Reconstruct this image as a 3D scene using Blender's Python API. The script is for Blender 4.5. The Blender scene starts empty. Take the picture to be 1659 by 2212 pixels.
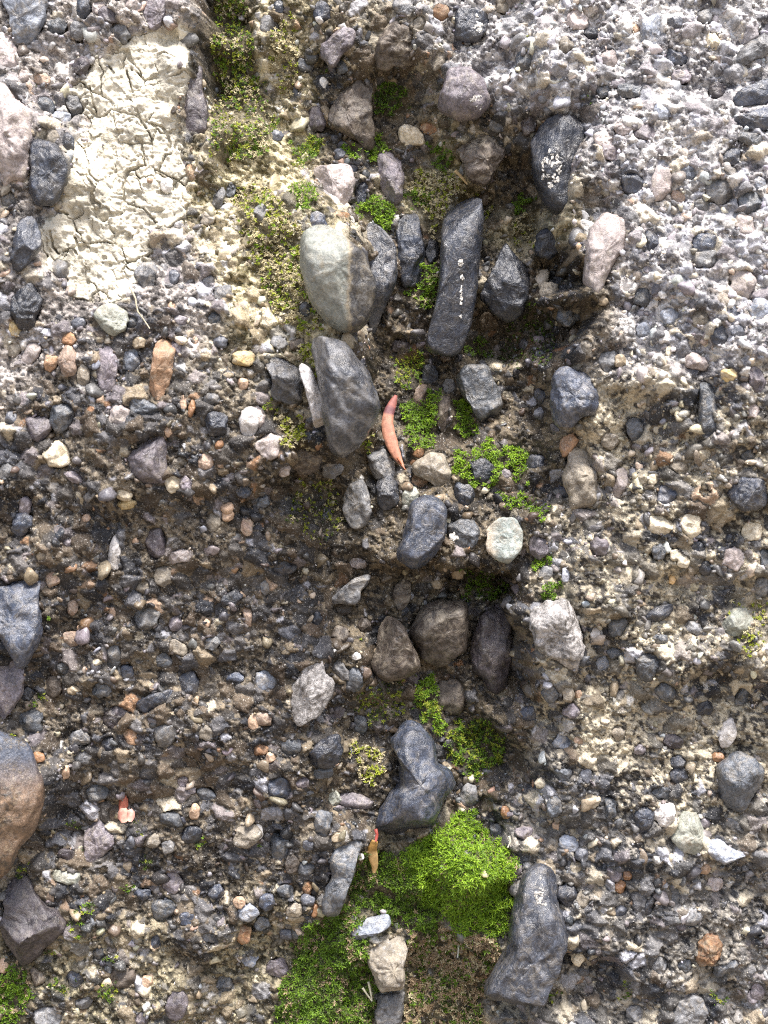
import bpy, math, random
import numpy as np
from mathutils import Vector

random.seed(7)
rng = np.random.default_rng(7)
sc = bpy.context.scene
col = sc.collection

# ------------------------------------------------------------------ scale
W, H = 1659.0, 2212.0            # working units ("px"): the frame is 1659 x 2212 of them
S = 0.30 / W                     # metres per unit: the frame is 0.30 m wide on the rock
D = 0.62 / S                     # camera distance from the mean rock plane, in units
Z0 = 1.2                         # height of the middle of the frame above the ground

# ------------------------------------------------------------------ camera
cam_d = bpy.data.cameras.new('camera')
cam = bpy.data.objects.new('camera', cam_d)
col.objects.link(cam)
cam.location = (0, -D * S, Z0)
cam.rotation_euler = (math.radians(90), 0, 0)
cam_d.sensor_fit = 'VERTICAL'
cam_d.angle_y = 2 * math.atan(H * S / 2 / (D * S))
cam_d.clip_start = 0.02
cam_d.clip_end = 500
cam_d.dof.use_dof = True
cam_d.dof.focus_distance = D * S + 0.008
cam_d.dof.aperture_fstop = 7.0
sc.camera = cam

# ------------------------------------------------------------------ sky and sun (bright overcast)
SUN_EL, SUN_AZ = 64.0, 20.0      # azimuth measured from straight out of the wall towards the right
wld = bpy.data.worlds.new('World')
sc.world = wld
wld.use_nodes = True
wn = wld.node_tree
bg = wn.nodes['Background']
sky = wn.nodes.new('ShaderNodeTexSky')
sky.sky_type = 'NISHITA'
sky.sun_disc = False
sky.sun_elevation = math.radians(SUN_EL)
sky.sun_rotation = math.radians(180 - SUN_AZ)
sky.air_density = 1.0
sky.dust_density = 3.5
sky.ozone_density = 1.0
wn.links.new(sky.outputs[0], bg.inputs[0])
bg.inputs[1].default_value = 0.055
sun_d = bpy.data.lights.new('sun', 'SUN')
sun_d.energy = 1.5
sun_d.angle = math.radians(13)
sun_d.color = (1.0, 0.965, 0.925)
sun = bpy.data.objects.new('sun', sun_d)
col.objects.link(sun)
sv = Vector((math.sin(math.radians(SUN_AZ)) * math.cos(math.radians(SUN_EL)),
             -math.cos(math.radians(SUN_AZ)) * math.cos(math.radians(SUN_EL)),
             math.sin(math.radians(SUN_EL))))
sun.rotation_euler = (-sv).to_track_quat('-Z', 'Y').to_euler()
sun.location = sv * 5 + Vector((0, 0, Z0))

sc.view_settings.view_transform = 'Standard'
sc.view_settings.look = 'None'
sc.view_settings.gamma = 1.0
sc.view_settings.use_curve_mapping = False
sc.view_settings.exposure = 2.58
sc.cycles.use_denoising = False
sc.cycles.filter_width = 1.1
sc.cycles.max_bounces = 6
sc.cycles.diffuse_bounces = 3
# ------------------------------------------------------------------ small numeric tools
def _hash(ix, iy, iz, seed):
    n = (ix.astype(np.int64) * 374761393 + iy.astype(np.int64) * 668265263 + iz.astype(np.int64) * 2147483647 + seed * 1274126177) & 0xFFFFFFFF
    n = ((n ^ (n >> 13)) * 1274126177) & 0xFFFFFFFF
    n = ((n ^ (n >> 16)) * 2246822519) & 0xFFFFFFFF
    return ((n ^ (n >> 15)) & 0xFFFFFF) / float(0xFFFFFF)

def noise2(x, y, seed=0):
    x = np.asarray(x, float); y = np.asarray(y, float)
    ix, iy = np.floor(x), np.floor(y)
    fx, fy = x - ix, y - iy
    fx = fx * fx * (3 - 2 * fx); fy = fy * fy * (3 - 2 * fy)
    z = np.zeros_like(ix)
    a = _hash(ix, iy, z, seed); b = _hash(ix + 1, iy, z, seed)
    c = _hash(ix, iy + 1, z, seed); d = _hash(ix + 1, iy + 1, z, seed)
    return (a * (1 - fx) + b * fx) * (1 - fy) + (c * (1 - fx) + d * fx) * fy * 1.0 - 0.5

def noise3(p, seed=0):
    i = np.floor(p); f = p - i
    f = f * f * (3 - 2 * f)
    r = 0
    for dx in (0, 1):
        wx = f[:, 0] if dx else 1 - f[:, 0]
        for dy in (0, 1):
            wy = f[:, 1] if dy else 1 - f[:, 1]
            for dz in (0, 1):
                wz = f[:, 2] if dz else 1 - f[:, 2]
                r = r + wx * wy * wz * _hash(i[:, 0] + dx, i[:, 1] + dy, i[:, 2] + dz, seed)
    return r - 0.5

def fbm2(x, y, seed, octs=3):
    r = 0; a = 1.0
    for o in range(octs):
        r = r + a * noise2(x, y, seed + o); x = x * 2.03 + 13.7; y = y * 2.03 + 7.1; a *= 0.5
    return r

def inside(poly, x, y):
    x = np.asarray(x); y = np.asarray(y)
    r = np.zeros(x.shape, bool)
    n = len(poly)
    for i in range(n):
        x1, y1 = poly[i]; x2, y2 = poly[(i + 1) % n]
        if y1 == y2: continue
        c = ((y1 > y) != (y2 > y)) & (x < (x2 - x1) * (y - y1) / (y2 - y1) + x1)
        r ^= c
    return r

def spline_closed(pts, n):
    p = np.array(pts, float); m = len(p); out = []
    for i in range(m):
        p0, p1, p2, p3 = p[i - 1], p[i], p[(i + 1) % m], p[(i + 2) % m]
        for t in np.linspace(0, 1, 12, endpoint=False):
            out.append(0.5 * ((2 * p1) + (p2 - p0) * t + (2 * p0 - 5 * p1 + 4 * p2 - p3) * t * t + (3 * p1 - p0 - 3 * p2 + p3) * t ** 3))
    out = np.array(out); nx = np.vstack([out, out[:1]])
    L = np.concatenate([[0], np.cumsum(np.linalg.norm(np.diff(nx, axis=0), axis=1))])
    s = np.linspace(0, L[-1], n, endpoint=False)
    return np.stack([np.interp(s, L, nx[:, 0]), np.interp(s, L, nx[:, 1])], 1)

def mesh_from(name, verts, faces_flat, loop_tot, smooth=True):
    me = bpy.data.meshes.new(name)
    verts = np.asarray(verts, np.float32)
    faces_flat = np.asarray(faces_flat, np.int32).ravel()
    nf = len(faces_flat) // loop_tot
    me.vertices.add(len(verts)); me.vertices.foreach_set('co', verts.ravel())
    me.loops.add(len(faces_flat)); me.loops.foreach_set('vertex_index', faces_flat)
    me.polygons.add(nf)
    me.polygons.foreach_set('loop_start', np.arange(0, nf * loop_tot, loop_tot, dtype=np.int32))
    me.polygons.foreach_set('loop_total', np.full(nf, loop_tot, np.int32))
    me.polygons.foreach_set('use_smooth', np.full(nf, smooth, bool))
    me.update(calc_edges=True)
    return me

def set_color(me, c, name='tint'):
    a = me.color_attributes.new(name, 'FLOAT_COLOR', 'POINT')
    c4 = np.ones((len(me.vertices), 4), np.float32); c4[:, :3] = c
    a.data.foreach_set('color', c4.ravel())

def link(name, me, mat=None, parent=None, loc=None):
    o = bpy.data.objects.new(name, me)
    col.objects.link(o)
    if me is not None and mat is not None:
        if len(me.materials) == 0: me.materials.append(mat)
    if loc is not None: o.location = loc
    if parent is not None: o.parent = parent
    return o

def tag(o, label=None, cat=None, group=None, kind=None):
    if label: o['label'] = label
    if cat: o['category'] = cat
    if group: o['group'] = group
    if kind: o['kind'] = kind
    return o

def T(i, j, pts):
    """points read in a 3x3 enlargement of the square (i, j) -> frame units"""
    return [(553 * i + x / 3.0, 553 * j + y / 3.0) for x, y in pts]

def ell(i, j, x, y, rx, ry, ang=0.0, sq=2.4, n=14):
    out = []
    ca, sa = math.cos(math.radians(ang)), math.sin(math.radians(ang))
    for k in range(n):
        t = 2 * math.pi * k / n
        c, s = math.cos(t), math.sin(t)
        r = (abs(c) ** sq + abs(s) ** sq) ** (-1 / sq) * random.uniform(.93, 1.07)
        ex, ey = rx * r * c, ry * r * s
        out.append((x + ex * ca - ey * sa, y + ex * sa + ey * ca))
    return T(i, j, out)

# ------------------------------------------------------------------ relief of the rock: control points (x, y, height in mm towards the viewer)
CP = np.array([
 (0,0,9),(200,0,9),(420,0,6),(420,150,8),(445,330,5),(300,300,5),(180,200,4),(100,400,11),(0,300,15),(0,600,15),(200,550,7),(350,480,5),(300,700,10),
 (100,800,12),(300,900,12),(500,750,9),(450,900,12),(600,1000,12),(200,1000,11),(350,1010,10),(50,1000,12),
 (50,1160,10),(200,1190,6),(400,1170,5),(600,1140,3),(400,1300,2),(200,1350,5),(50,1350,12),(600,1300,-2),(550,1500,0),(300,1550,4),(100,1500,6),
 (650,1450,4),(650,1650,2),(400,1750,2),(200,1750,1),(40,1700,14),(100,1900,7),(400,1950,4),(650,1900,2),(700,1820,4),(300,2150,6),(550,2150,-2),(50,2150,8),
 (485,50,-15),(485,200,-15),(530,350,-6),(600,500,4),(640,600,7),(650,650,9),(690,740,9),(715,850,8),(690,940,9),(650,1045,-5),(600,80,-8),(650,250,-13),(750,60,-6),(800,100,-8),(850,220,-17),(950,100,-4),
 (740,330,-14),(850,330,-18),(950,340,-19),(900,450,-20),(1060,480,-26),(1100,480,-22),(1110,380,-20),(1130,300,-10),(1120,200,-4),(1000,300,-12),(850,700,-22),(900,780,-25),(1080,740,-27),
 (1150,720,-22),(1200,600,-20),(1200,750,-18),(850,850,-22),(950,900,-20),(1100,850,-18),(1100,980,-16),(900,1000,-16),(800,1000,-14),(700,1070,-11),
 (850,1080,-12),(950,1120,-8),(1080,1050,-12),(1150,1050,-8),(850,1180,-8),(1000,1200,-6),(1080,1215,-5),
 (900,1265,-17),(1000,1258,-22),(1080,1262,-24),(800,1290,-12),(950,1350,-19),(1070,1350,-19),(850,1400,-13),(950,1460,-15),(1080,1480,-14),(750,1450,-6),
 (800,1550,-10),(1000,1580,-16),(880,1550,-14),(950,1700,-12),(1030,1650,-12),(780,1700,-6),(1050,1770,-9),(900,1850,-6),(1010,1880,6),(850,1950,-5),
 (1060,1960,-3),(750,2050,-4),(700,2120,-2),(800,2150,-6),(950,2100,-8),(1000,2180,-8),
 (1280,60,0),(1200,150,2),(1320,380,6),(1290,450,1),(1370,480,8),(1350,600,6),(1300,700,8),(1268,540,8),(1268,640,8),(1262,740,7),(1228,700,-14),(1232,600,-12),(1400,300,8),(1500,100,4),(1650,50,6),(1600,300,14),(1650,500,12),
 (1500,600,14),(1650,800,16),(1450,800,10),(1300,800,4),(1330,900,2),(1450,1000,6),(1300,1000,0),(1250,1000,-4),(1600,1000,12),(1450,1150,8),(1200,1130,-2),
 (1300,1250,6),(1155,1350,7),(1140,1270,2),(1200,1450,5),(1600,1200,9),(1600,1290,5),(1450,1350,4),(1650,1400,9),(1500,1420,8),(1550,1490,0),(1300,1500,2),
 (1130,1550,-3),(1100,1750,-4),(1250,1700,4),(1500,1600,2),(1450,1800,6),(1600,1800,4),(1130,1850,0),(1200,1900,4),(1300,1950,4),(1500,1950,4),(1400,2080,6),
 (1600,2080,4),(1300,2150,2),(1550,2180,4),
 (-300,300,12),(-300,1000,15),(-300,1600,10),(-300,2100,8),(1950,300,10),(1950,1000,13),(1950,1600,6),(1950,2200,4),(300,-250,10),(800,-250,-4),(1300,-250,2),(300,2450,4),(850,2450,-6),(1400,2450,4)], float)
def tilt(y):
    d = np.clip(np.asarray(y, float), -300, H + 300) - 900.0
    return -.15 * np.sqrt(d * d + 450.0 ** 2) + 120
CPH = np.where(CP[:, 2] < 0, CP[:, 2] * 2.0, CP[:, 2] * 1.5) / 1000 / S + tilt(CP[:, 1])                         # in units
_k = (D - CPH) / D
CPX = (CP[:, 0] - W / 2) * _k + W / 2             # where that point really lies on the wall
CPY = (CP[:, 1] - H / 2) * _k + H / 2

def macro(x, y):
    x = np.asarray(x, float); y = np.asarray(y, float)
    shp = x.shape; x = x.ravel(); y = y.ravel(); out = np.empty_like(x)
    wx = x + 26 * noise2(x / 70, y / 70, 61) + 12 * noise2(x / 25, y / 25, 62)
    wy = y + 26 * noise2(x / 70, y / 70, 63) + 12 * noise2(x / 25, y / 25, 64)
    for a in range(0, len(x), 40000):
        d2 = (wx[a:a + 40000, None] - CPX) ** 2 + (wy[a:a + 40000, None] - CPY) ** 2
        w = 1.0 / (d2 + 450.0) ** 2.5
        out[a:a + 40000] = (w * CPH).sum(1) / w.sum(1)
    return out.reshape(shp)

def micro(x, y):
    wx = x + 16 * noise2(x / 40, y / 40, 11); wy = y + 16 * noise2(x / 40, y / 40, 12)
    m = 30 * noise2(wx / 150, wy / 120, 2) + 26 * noise2(wx / 64, wy / 52, 3) + 17 * noise2(wx / 28, wy / 24, 4) + 10 * noise2(x / 12, y / 12, 5) + 5 * noise2(x / 6, y / 6, 6)
    # faint bedding: ledges that come forward downwards and break back sharply
    q = (wy - .16 * wx + 60 * noise2(x / 170, y / 90, 9)) / 105
    f = q - np.floor(q)
    amp = np.clip(.5 + 1.6 * noise2(x / 240, y / 70, 10), 0, 1)
    return m + amp * (7 * np.where(f < .86, f / .86, (1 - f) / .14) - 3)

def to_wall(px, py, h):
    """frame position seen at height h -> position on the wall plane (units)"""
    k = (D - h) / D
    return (px - W / 2) * k + W / 2, (py - H / 2) * k + H / 2

def surf(px, py):
    """frame position -> (wall x, wall y, height) on the relief"""
    h = np.zeros_like(np.asarray(px, float)); x, y = px, py
    for _ in range(4):
        x, y = to_wall(px, py, h); h = 0.5 * h + 0.5 * macro(x, y) if _ else macro(x, y)
    return x, y, h

def world(x, y, h):
    return np.stack([(np.asarray(x) - W / 2) * S, -np.asarray(h) * S, (H / 2 - np.asarray(y)) * S + Z0], -1)

# occupancy raster of the stones (frame units, margin of 200)
OM = 200
OCC = np.zeros((int(H) + 2 * OM, int(W) + 2 * OM), np.float32)
def occupy(poly, v=1.0):
    p = np.array(poly)
    x0, x1 = int(max(p[:, 0].min() - 1, -OM)), int(min(p[:, 0].max() + 2, W + OM - 1))
    y0, y1 = int(max(p[:, 1].min() - 1, -OM)), int(min(p[:, 1].max() + 2, H + OM - 1))
    if x1 <= x0 or y1 <= y0: return
    gx, gy = np.meshgrid(np.arange(x0, x1), np.arange(y0, y1))
    m = inside(poly, gx + .5, gy + .5)
    sub = OCC[y0 + OM:y1 + OM, x0 + OM:x1 + OM]
    sub[m] = v
def raster(poly):
    a = np.zeros_like(OCC)
    p = np.array(poly); x0, x1 = int(max(p[:, 0].min() - 2, -OM)), int(min(p[:, 0].max() + 2, W + OM - 1)); y0, y1 = int(max(p[:, 1].min() - 2, -OM)), int(min(p[:, 1].max() + 2, H + OM - 1))
    gx, gy = np.meshgrid(np.arange(x0, x1), np.arange(y0, y1))
    a[y0 + OM:y1 + OM, x0 + OM:x1 + OM] = inside(poly, gx + .5, gy + .5)
    return a
def occ_at(x, y, arr=None):
    a = OCC if arr is None else arr
    ix = np.clip(np.asarray(x).astype(int) + OM, 0, a.shape[1] - 1)
    iy = np.clip(np.asarray(y).astype(int) + OM, 0, a.shape[0] - 1)
    return a[iy, ix]
def blur(a, r):
    for ax in (0, 1):
        for _ in range(2):
            c = np.cumsum(np.pad(a, [(r + 1, r) if k == ax else (0, 0) for k in (0, 1)], mode='edge'), axis=ax)
            n = a.shape[ax]
            hi = np.take(c, np.arange(2 * r + 1, 2 * r + 1 + n), axis=ax); lo = np.take(c, np.arange(0, n), axis=ax)
            a = (hi - lo) / (2 * r + 1)
    return a

def cells(x, y, s, seed):
    """packed grains: (edge distance 0..1, random id per grain a, b)"""
    X, Y = x / s, y / s
    ix, iy = np.floor(X), np.floor(Y); z = np.zeros_like(ix)
    d1 = np.full_like(X, 9.0); d2 = np.full_like(X, 9.0); ia = np.zeros_like(X); ib = np.zeros_like(X)
    for dx in (-1, 0, 1):
        for dy in (-1, 0, 1):
            cx, cy = ix + dx, iy + dy
            px_ = cx + _hash(cx, cy, z, seed); py_ = cy + _hash(cx, cy, z, seed + 1)
            d = np.hypot(X - px_, Y - py_)
            near = d < d1
            d2 = np.where(near, d1, np.minimum(d2, d))
            ia = np.where(near, _hash(cx, cy, z, seed + 2), ia); ib = np.where(near, _hash(cx, cy, z, seed + 3), ib)
            d1 = np.where(near, d, d1)
    return np.clip((d2 - d1) / .55, 0, 1), ia, ib

# ------------------------------------------------------------------ materials
def nodes_of(m):
    m.use_nodes = True
    nt = m.node_tree
    return nt, nt.nodes, nt.links, nt.nodes['Principled BSDF']

def nd(nt, kind, **kw):
    n = nt.nodes.new('ShaderNode' + kind)
    for k, v in kw.items():
        if k in ('operation', 'blend_type', 'data_type', 'attribute_name', 'feature', 'wave_type', 'bands_direction', 'noise_dimensions', 'distance', 'clamp_factor', 'wave_profile'):
            setattr(n, k, v)
        else:
            n.inputs[k.replace('_', ' ')].default_value = v
    return n

def mixc(nt, fac, a, b, blend='MIX'):
    n = nt.nodes.new('ShaderNodeMix'); n.data_type = 'RGBA'; n.blend_type = blend
    for sock, v in ((n.inputs[0], fac), (n.inputs[6], a), (n.inputs[7], b)):
        if hasattr(v, 'links'): nt.links.new(v, sock)
        elif isinstance(v, (int, float)): sock.default_value = v
        else: sock.default_value = (*v, 1)
    return n.outputs[2]

def rng_map(nt, v, a, b, c=0.0, d=1.0):
    n = nt.nodes.new('ShaderNodeMapRange'); n.clamp = True
    nt.links.new(v, n.inputs[0])
    for i, q in enumerate((a, b, c, d)): n.inputs[i + 1].default_value = q
    return n.outputs[0]

def stone_material(name, dark, light, speck=0.35, speck_col=(.62, .6, .57), rough=0.5, bands=None, vein=None, split=None, mott=190, bumps=0.55, dust=(.34, .29, .22), dust_amt=0.35, coat=0.0, scuff=0.6):
    m = bpy.data.materials.new(name)
    nt, N, L, bs = nodes_of(m)
    tc = N.new('ShaderNodeTexCoord'); oi = N.new('ShaderNodeObjectInfo')
    off = nd(nt, 'VectorMath', operation='MULTIPLY_ADD')
    L.new(oi.outputs['Random'], off.inputs[0]); off.inputs[1].default_value = (7.1, 3.3, 5.7); L.new(tc.outputs['Object'], off.inputs[2])
    P = off.outputs[0]
    def noise(scale, detail=3.0, rgh=0.55, dist=0.0):
        n = N.new('ShaderNodeTexNoise'); L.new(P, n.inputs['Vector'])
        n.inputs['Scale'].default_value = scale; n.inputs['Detail'].default_value = detail
        n.inputs['Roughness'].default_value = rgh; n.inputs['Distortion'].default_value = dist
        return n.outputs[0]
    n1 = noise(mott, 6, 0.72, 0.8); n2 = noise(800, 4, 0.7); n3 = noise(950, 4, 0.75, 1.0)
    c = mixc(nt, rng_map(nt, n1, 0.36, 0.66), dark, light)
    if split:                                     # (axis, position, width, colour on the far side)
        sx = N.new('ShaderNodeSeparateXYZ'); L.new(tc.outputs['Object'], sx.inputs[0])
        ad = nd(nt, 'MATH' if False else 'Math', operation='ADD'); L.new(sx.outputs[split[0]], ad.inputs[0])
        ml = nd(nt, 'Math', operation='MULTIPLY'); L.new(n1, ml.inputs[0]); ml.inputs[1].default_value = 0.006
        L.new(ml.outputs[0], ad.inputs[1])
        c2 = mixc(nt, rng_map(nt, n1, 0.3, 0.7), split[3], tuple(min(1, q * 1.9) for q in split[3]))
        c = mixc(nt, rng_map(nt, ad.outputs[0], split[1] - split[2], split[1] + split[2]), c, c2)
        if len(split) > 4:                        # a stained seam between the two
            ds = nd(nt, 'Math', operation='SUBTRACT'); L.new(ad.outputs[0], ds.inputs[0]); ds.inputs[1].default_value = split[1]
            ab = nd(nt, 'Math', operation='ABSOLUTE'); L.new(ds.outputs[0], ab.inputs[0])
            c = mixc(nt, rng_map(nt, ab.outputs[0], 0, split[2] * 1.1, .85, 0), c, split[4])
    if bands:                                     # (scale, rotation, colour, amount)
        mp = N.new('ShaderNodeMapping'); L.new(P, mp.inputs[0]); mp.inputs['Rotation'].default_value = bands[1]
        w = nd(nt, 'TexWave', Scale=bands[0], Distortion=5.0, Detail=3.0, Detail_Scale=2.0); L.new(mp.outputs[0], w.inputs[0])
        c = mixc(nt, rng_map(nt, w.outputs[1], 0.62, 0.95, 0, bands[3]), c, bands[2])
    mpS = N.new('ShaderNodeMapping'); L.new(P, mpS.inputs[0]); mpS.inputs['Rotation'].default_value = (.4, .7, .5); mpS.inputs['Scale'].default_value = (1, 1, .16)
    nS = N.new('ShaderNodeTexNoise'); L.new(mpS.outputs[0], nS.inputs['Vector']); nS.inputs['Scale'].default_value = 380; nS.inputs['Detail'].default_value = 6; nS.inputs['Roughness'].default_value = .7; nS.inputs['Distortion'].default_value = 1.0
    if vein:                                      # pale streaks along the grain of the stone, only in places
        vm = nd(nt, 'Math', operation='MULTIPLY'); L.new(rng_map(nt, nS.outputs[0], .55, .7, 0, vein[2]), vm.inputs[0]); L.new(rng_map(nt, noise(95, 3, .6, .6), .45, .6), vm.inputs[1])
        c = mixc(nt, vm.outputs[0], c, vein[1])
    # fine grain, mineral specks, dried mud caught in the hollows
    fg = nd(nt, 'VectorMath', operation='SCALE'); L.new(c, fg.inputs[0]); L.new(rng_map(nt, n2, 0.3, 0.7, .62, 1.38), fg.inputs['Scale']); c = fg.outputs[0]
    n5 = noise(230, 6, 0.72, 1.2)
    n6 = noise(75, 3, 0.6, 0.5)                    # where the mud film sits
    mm_ = nd(nt, 'Math', operation='MULTIPLY'); L.new(rng_map(nt, n5, 0.46, 0.62), mm_.inputs[0]); L.new(rng_map(nt, n6, 0.4, 0.62, .15, dust_amt * 2.1), mm_.inputs[1])
    c = mixc(nt, mm_.outputs[0], c, dust)
    sp_ = nd(nt, 'Math', operation='MULTIPLY'); L.new(rng_map(nt, n3, 0.60, 0.66, 0, min(1, speck * 1.6)), sp_.inputs[0]); L.new(rng_map(nt, noise(140, 4, .7, 1.5), .5, .66), sp_.inputs[1])
    c = mixc(nt, sp_.outputs[0], c, speck_col)
    if scuff:                                     # abraded, paler places
        sm = nd(nt, 'Math', operation='MULTIPLY'); L.new(rng_map(nt, noise(420, 6, .8, 1.6), .5, .66, 0, scuff), sm.inputs[0]); L.new(rng_map(nt, noise(120, 4, .65, .8), .4, .62), sm.inputs[1])
        c = mixc(nt, sm.outputs[0], c, tuple(min(.5, q * 2.2 + .03) for q in light))
    hs = N.new('ShaderNodeHueSaturation'); L.new(c, hs.inputs['Color'])
    L.new(rng_map(nt, oi.outputs['Random'], 0, 1, 0.72, 1.3), hs.inputs['Value'])
    L.new(hs.outputs[0], bs.inputs['Base Color'])
    L.new(rng_map(nt, n1, 0.3, 0.7, rough - 0.14, rough + 0.16), bs.inputs['Roughness'])
    bs.inputs['Specular IOR Level'].default_value = 0.6
    if coat: bs.inputs['Coat Weight'].default_value = coat; bs.inputs['Coat Roughness'].default_value = .32
    bS = nd(nt, 'Bump', Strength=min(1, bumps * .9), Distance=0.0010); L.new(nS.outputs[0], bS.inputs['Height'])
    b1 = nd(nt, 'Bump', Strength=min(1, bumps * 1.1), Distance=0.0014); L.new(n5, b1.inputs['Height']); L.new(bS.outputs[0], b1.inputs['Normal'])
    b2 = nd(nt, 'Bump', Strength=min(1, bumps * .8), Distance=0.0004); L.new(n2, b2.inputs['Height']); L.new(b1.outputs[0], b2.inputs['Normal'])
    L.new(b2.outputs[0], bs.inputs['Normal']); L.new(b2.outputs[0], bs.inputs['Coat Normal'])
    return m

def attr_material(name, rough=0.75, n_scale=900, lo=0.6, hi=1.35, bump=0.5, bump_d=0.0005, spec=0.4, crust=None, translucent=0.0, speck=0.0):
    m = bpy.data.materials.new(name)
    nt, N, L, bs = nodes_of(m)
    at = nd(nt, 'Attribute', attribute_name='tint')
    tc = N.new('ShaderNodeTexCoord')
    n = N.new('ShaderNodeTexNoise'); L.new(tc.outputs['Object'], n.inputs['Vector'])
    n.inputs['Scale'].default_value = n_scale; n.inputs['Detail'].default_value = 4; n.inputs['Roughness'].default_value = 0.65
    mul = nd(nt, 'VectorMath', operation='SCALE'); L.new(at.outputs['Color'], mul.inputs[0])
    L.new(rng_map(nt, n.outputs[0], 0.28, 0.72, lo, hi), mul.inputs['Scale'])
    c = mul.outputs[0]
    if speck:
        s = N.new('ShaderNodeTexNoise'); L.new(tc.outputs['Object'], s.inputs['Vector']); s.inputs['Scale'].default_value = 1500; s.inputs['Detail'].default_value = 2
        c = mixc(nt, rng_map(nt, s.outputs[0], 0.63, 0.7, 0, speck), c, (.68, .65, .6))
    L.new(c, bs.inputs['Base Color'])
    bs.inputs['Roughness'].default_value = rough
    bs.inputs['Specular IOR Level'].default_value = spec
    if bump:
        b = nd(nt, 'Bump', Strength=bump, Distance=bump_d); L.new(n.outputs[0], b.inputs['Height']); L.new(b.outputs[0], bs.inputs['Normal'])
    if translucent:
        tr = N.new('ShaderNodeBsdfTranslucent'); L.new(c, tr.inputs[0])
        mx = N.new('ShaderNodeMixShader'); mx.inputs[0].default_value = translucent
        L.new(bs.outputs[0], mx.inputs[1]); L.new(tr.outputs[0], mx.inputs[2])
        L.new(mx.outputs[0], N['Material Output'].inputs[0])
    return m

M = {}
def SM(name, *a, **k): M[name] = stone_material('stone_' + name, *a, **k)
SM('black', (.007, .0088, .014), (.024, .03, .048), speck=.28, rough=.34, dust_amt=.05, coat=.5, scuff=.3)
SM('blue', (.013, .017, .027), (.05, .062, .095), rough=.34, dust_amt=.14, coat=.5, scuff=.42)
SM('paleblue', (.1, .115, .15), (.33, .36, .42), rough=.42, speck=.3, coat=.15)
SM('grey', (.05, .051, .056), (.19, .19, .195), rough=.42, dust_amt=.25, coat=.15)
SM('mauve', (.055, .047, .056), (.22, .19, .21), rough=.42, dust_amt=.22, coat=.15)
SM('purple', (.022, .018, .022), (.085, .07, .08), rough=.4, speck=.5, dust_amt=.15, coat=.15)
SM('brown', (.026, .019, .015), (.11, .085, .066), rough=.5, speck=.3)
SM('tan', (.12, .1, .076), (.34, .295, .23), rough=.65)
SM('cream', (.42, .35, .24), (.65, .58, .45), rough=.7, dust=(.3, .22, .12))
SM('peach', (.25, .165, .12), (.45, .335, .255), rough=.6)
SM('orange', (.30, .16, .085), (.5, .31, .185), rough=.6)
SM('rust', (.15, .07, .035), (.32, .17, .085), rough=.7)
SM('yellow', (.44, .31, .12), (.62, .48, .25), rough=.55)
SM('white', (.3, .28, .27), (.62, .59, .57), rough=.55, speck=.2)
SM('pinkgrey', (.24, .2, .19), (.5, .43, .41), rough=.55)
SM('green', (.2, .21, .175), (.42, .43, .36), rough=.5)
SM('slate', (.02, .024, .03), (.09, .1, .118), rough=.4, dust_amt=.22, coat=.45)
SM('banded', (.014, .016, .021), (.06, .064, .078), rough=.32, scuff=.5, dust_amt=.15, bands=(48, (.3, .6, .5), (.3, .3, .31), .38), vein=(60, (.5, .48, .45), .4), coat=.45)
SM('veined', (.011, .013, .019), (.046, .052, .07), rough=.32, scuff=.4, dust_amt=.12, vein=(60, (.5, .48, .46), .4), coat=.45)
SM('split_pale', (.18, .195, .17), (.39, .405, .36), rough=.45, split=(0, .0075, .0011, (.035, .033, .033), (.36, .29, .19)), speck=.15, dust=(.36, .30, .2), dust_amt=.3)
SM('split_brown', (.09, .055, .034), (.26, .165, .1), rough=.42, split=(2, .017, .007, (.05, .06, .085)), speck=.3, dust=(.05, .042, .036), dust_amt=.6, coat=.2)
SM('quartz', (.13, .12, .115), (.52, .49, .47), rough=.4, dust=(.09, .08, .07), dust_amt=.7, speck=.7, mott=330, bumps=.9)
SM('lichen', (.5, .47, .42), (.78, .75, .7), rough=.85, speck=.1, dust_amt=.1)
SM('tan_split', (.42, .34, .24), (.58, .5, .4), rough=.5, split=(0, -.001, .002, (.19, .215, .2)), speck=.2)
matrix_mat = attr_material('rock_matrix', rough=.6, n_scale=900, lo=.55, hi=1.45, bump=.8, bump_d=.0012, spec=.3, speck=.5)
clay_mat = attr_material('dry_clay', rough=.9, n_scale=500, lo=.8, hi=1.15, bump=.9, bump_d=.0009, spec=.2)
grit_mat = attr_material('grit', rough=.42, n_scale=1100, lo=.6, hi=1.4, bump=.5, bump_d=.0004, spec=.5, speck=.35)
moss_mat = attr_material('moss', rough=.6, n_scale=400, lo=.8, hi=1.2, bump=0, spec=.35, translucent=.35)
leaf_mat = attr_material('dry_leaf', rough=.6, n_scale=420, lo=.5, hi=1.3, bump=.3, bump_d=.0004, spec=.4, translucent=.15)
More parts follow.
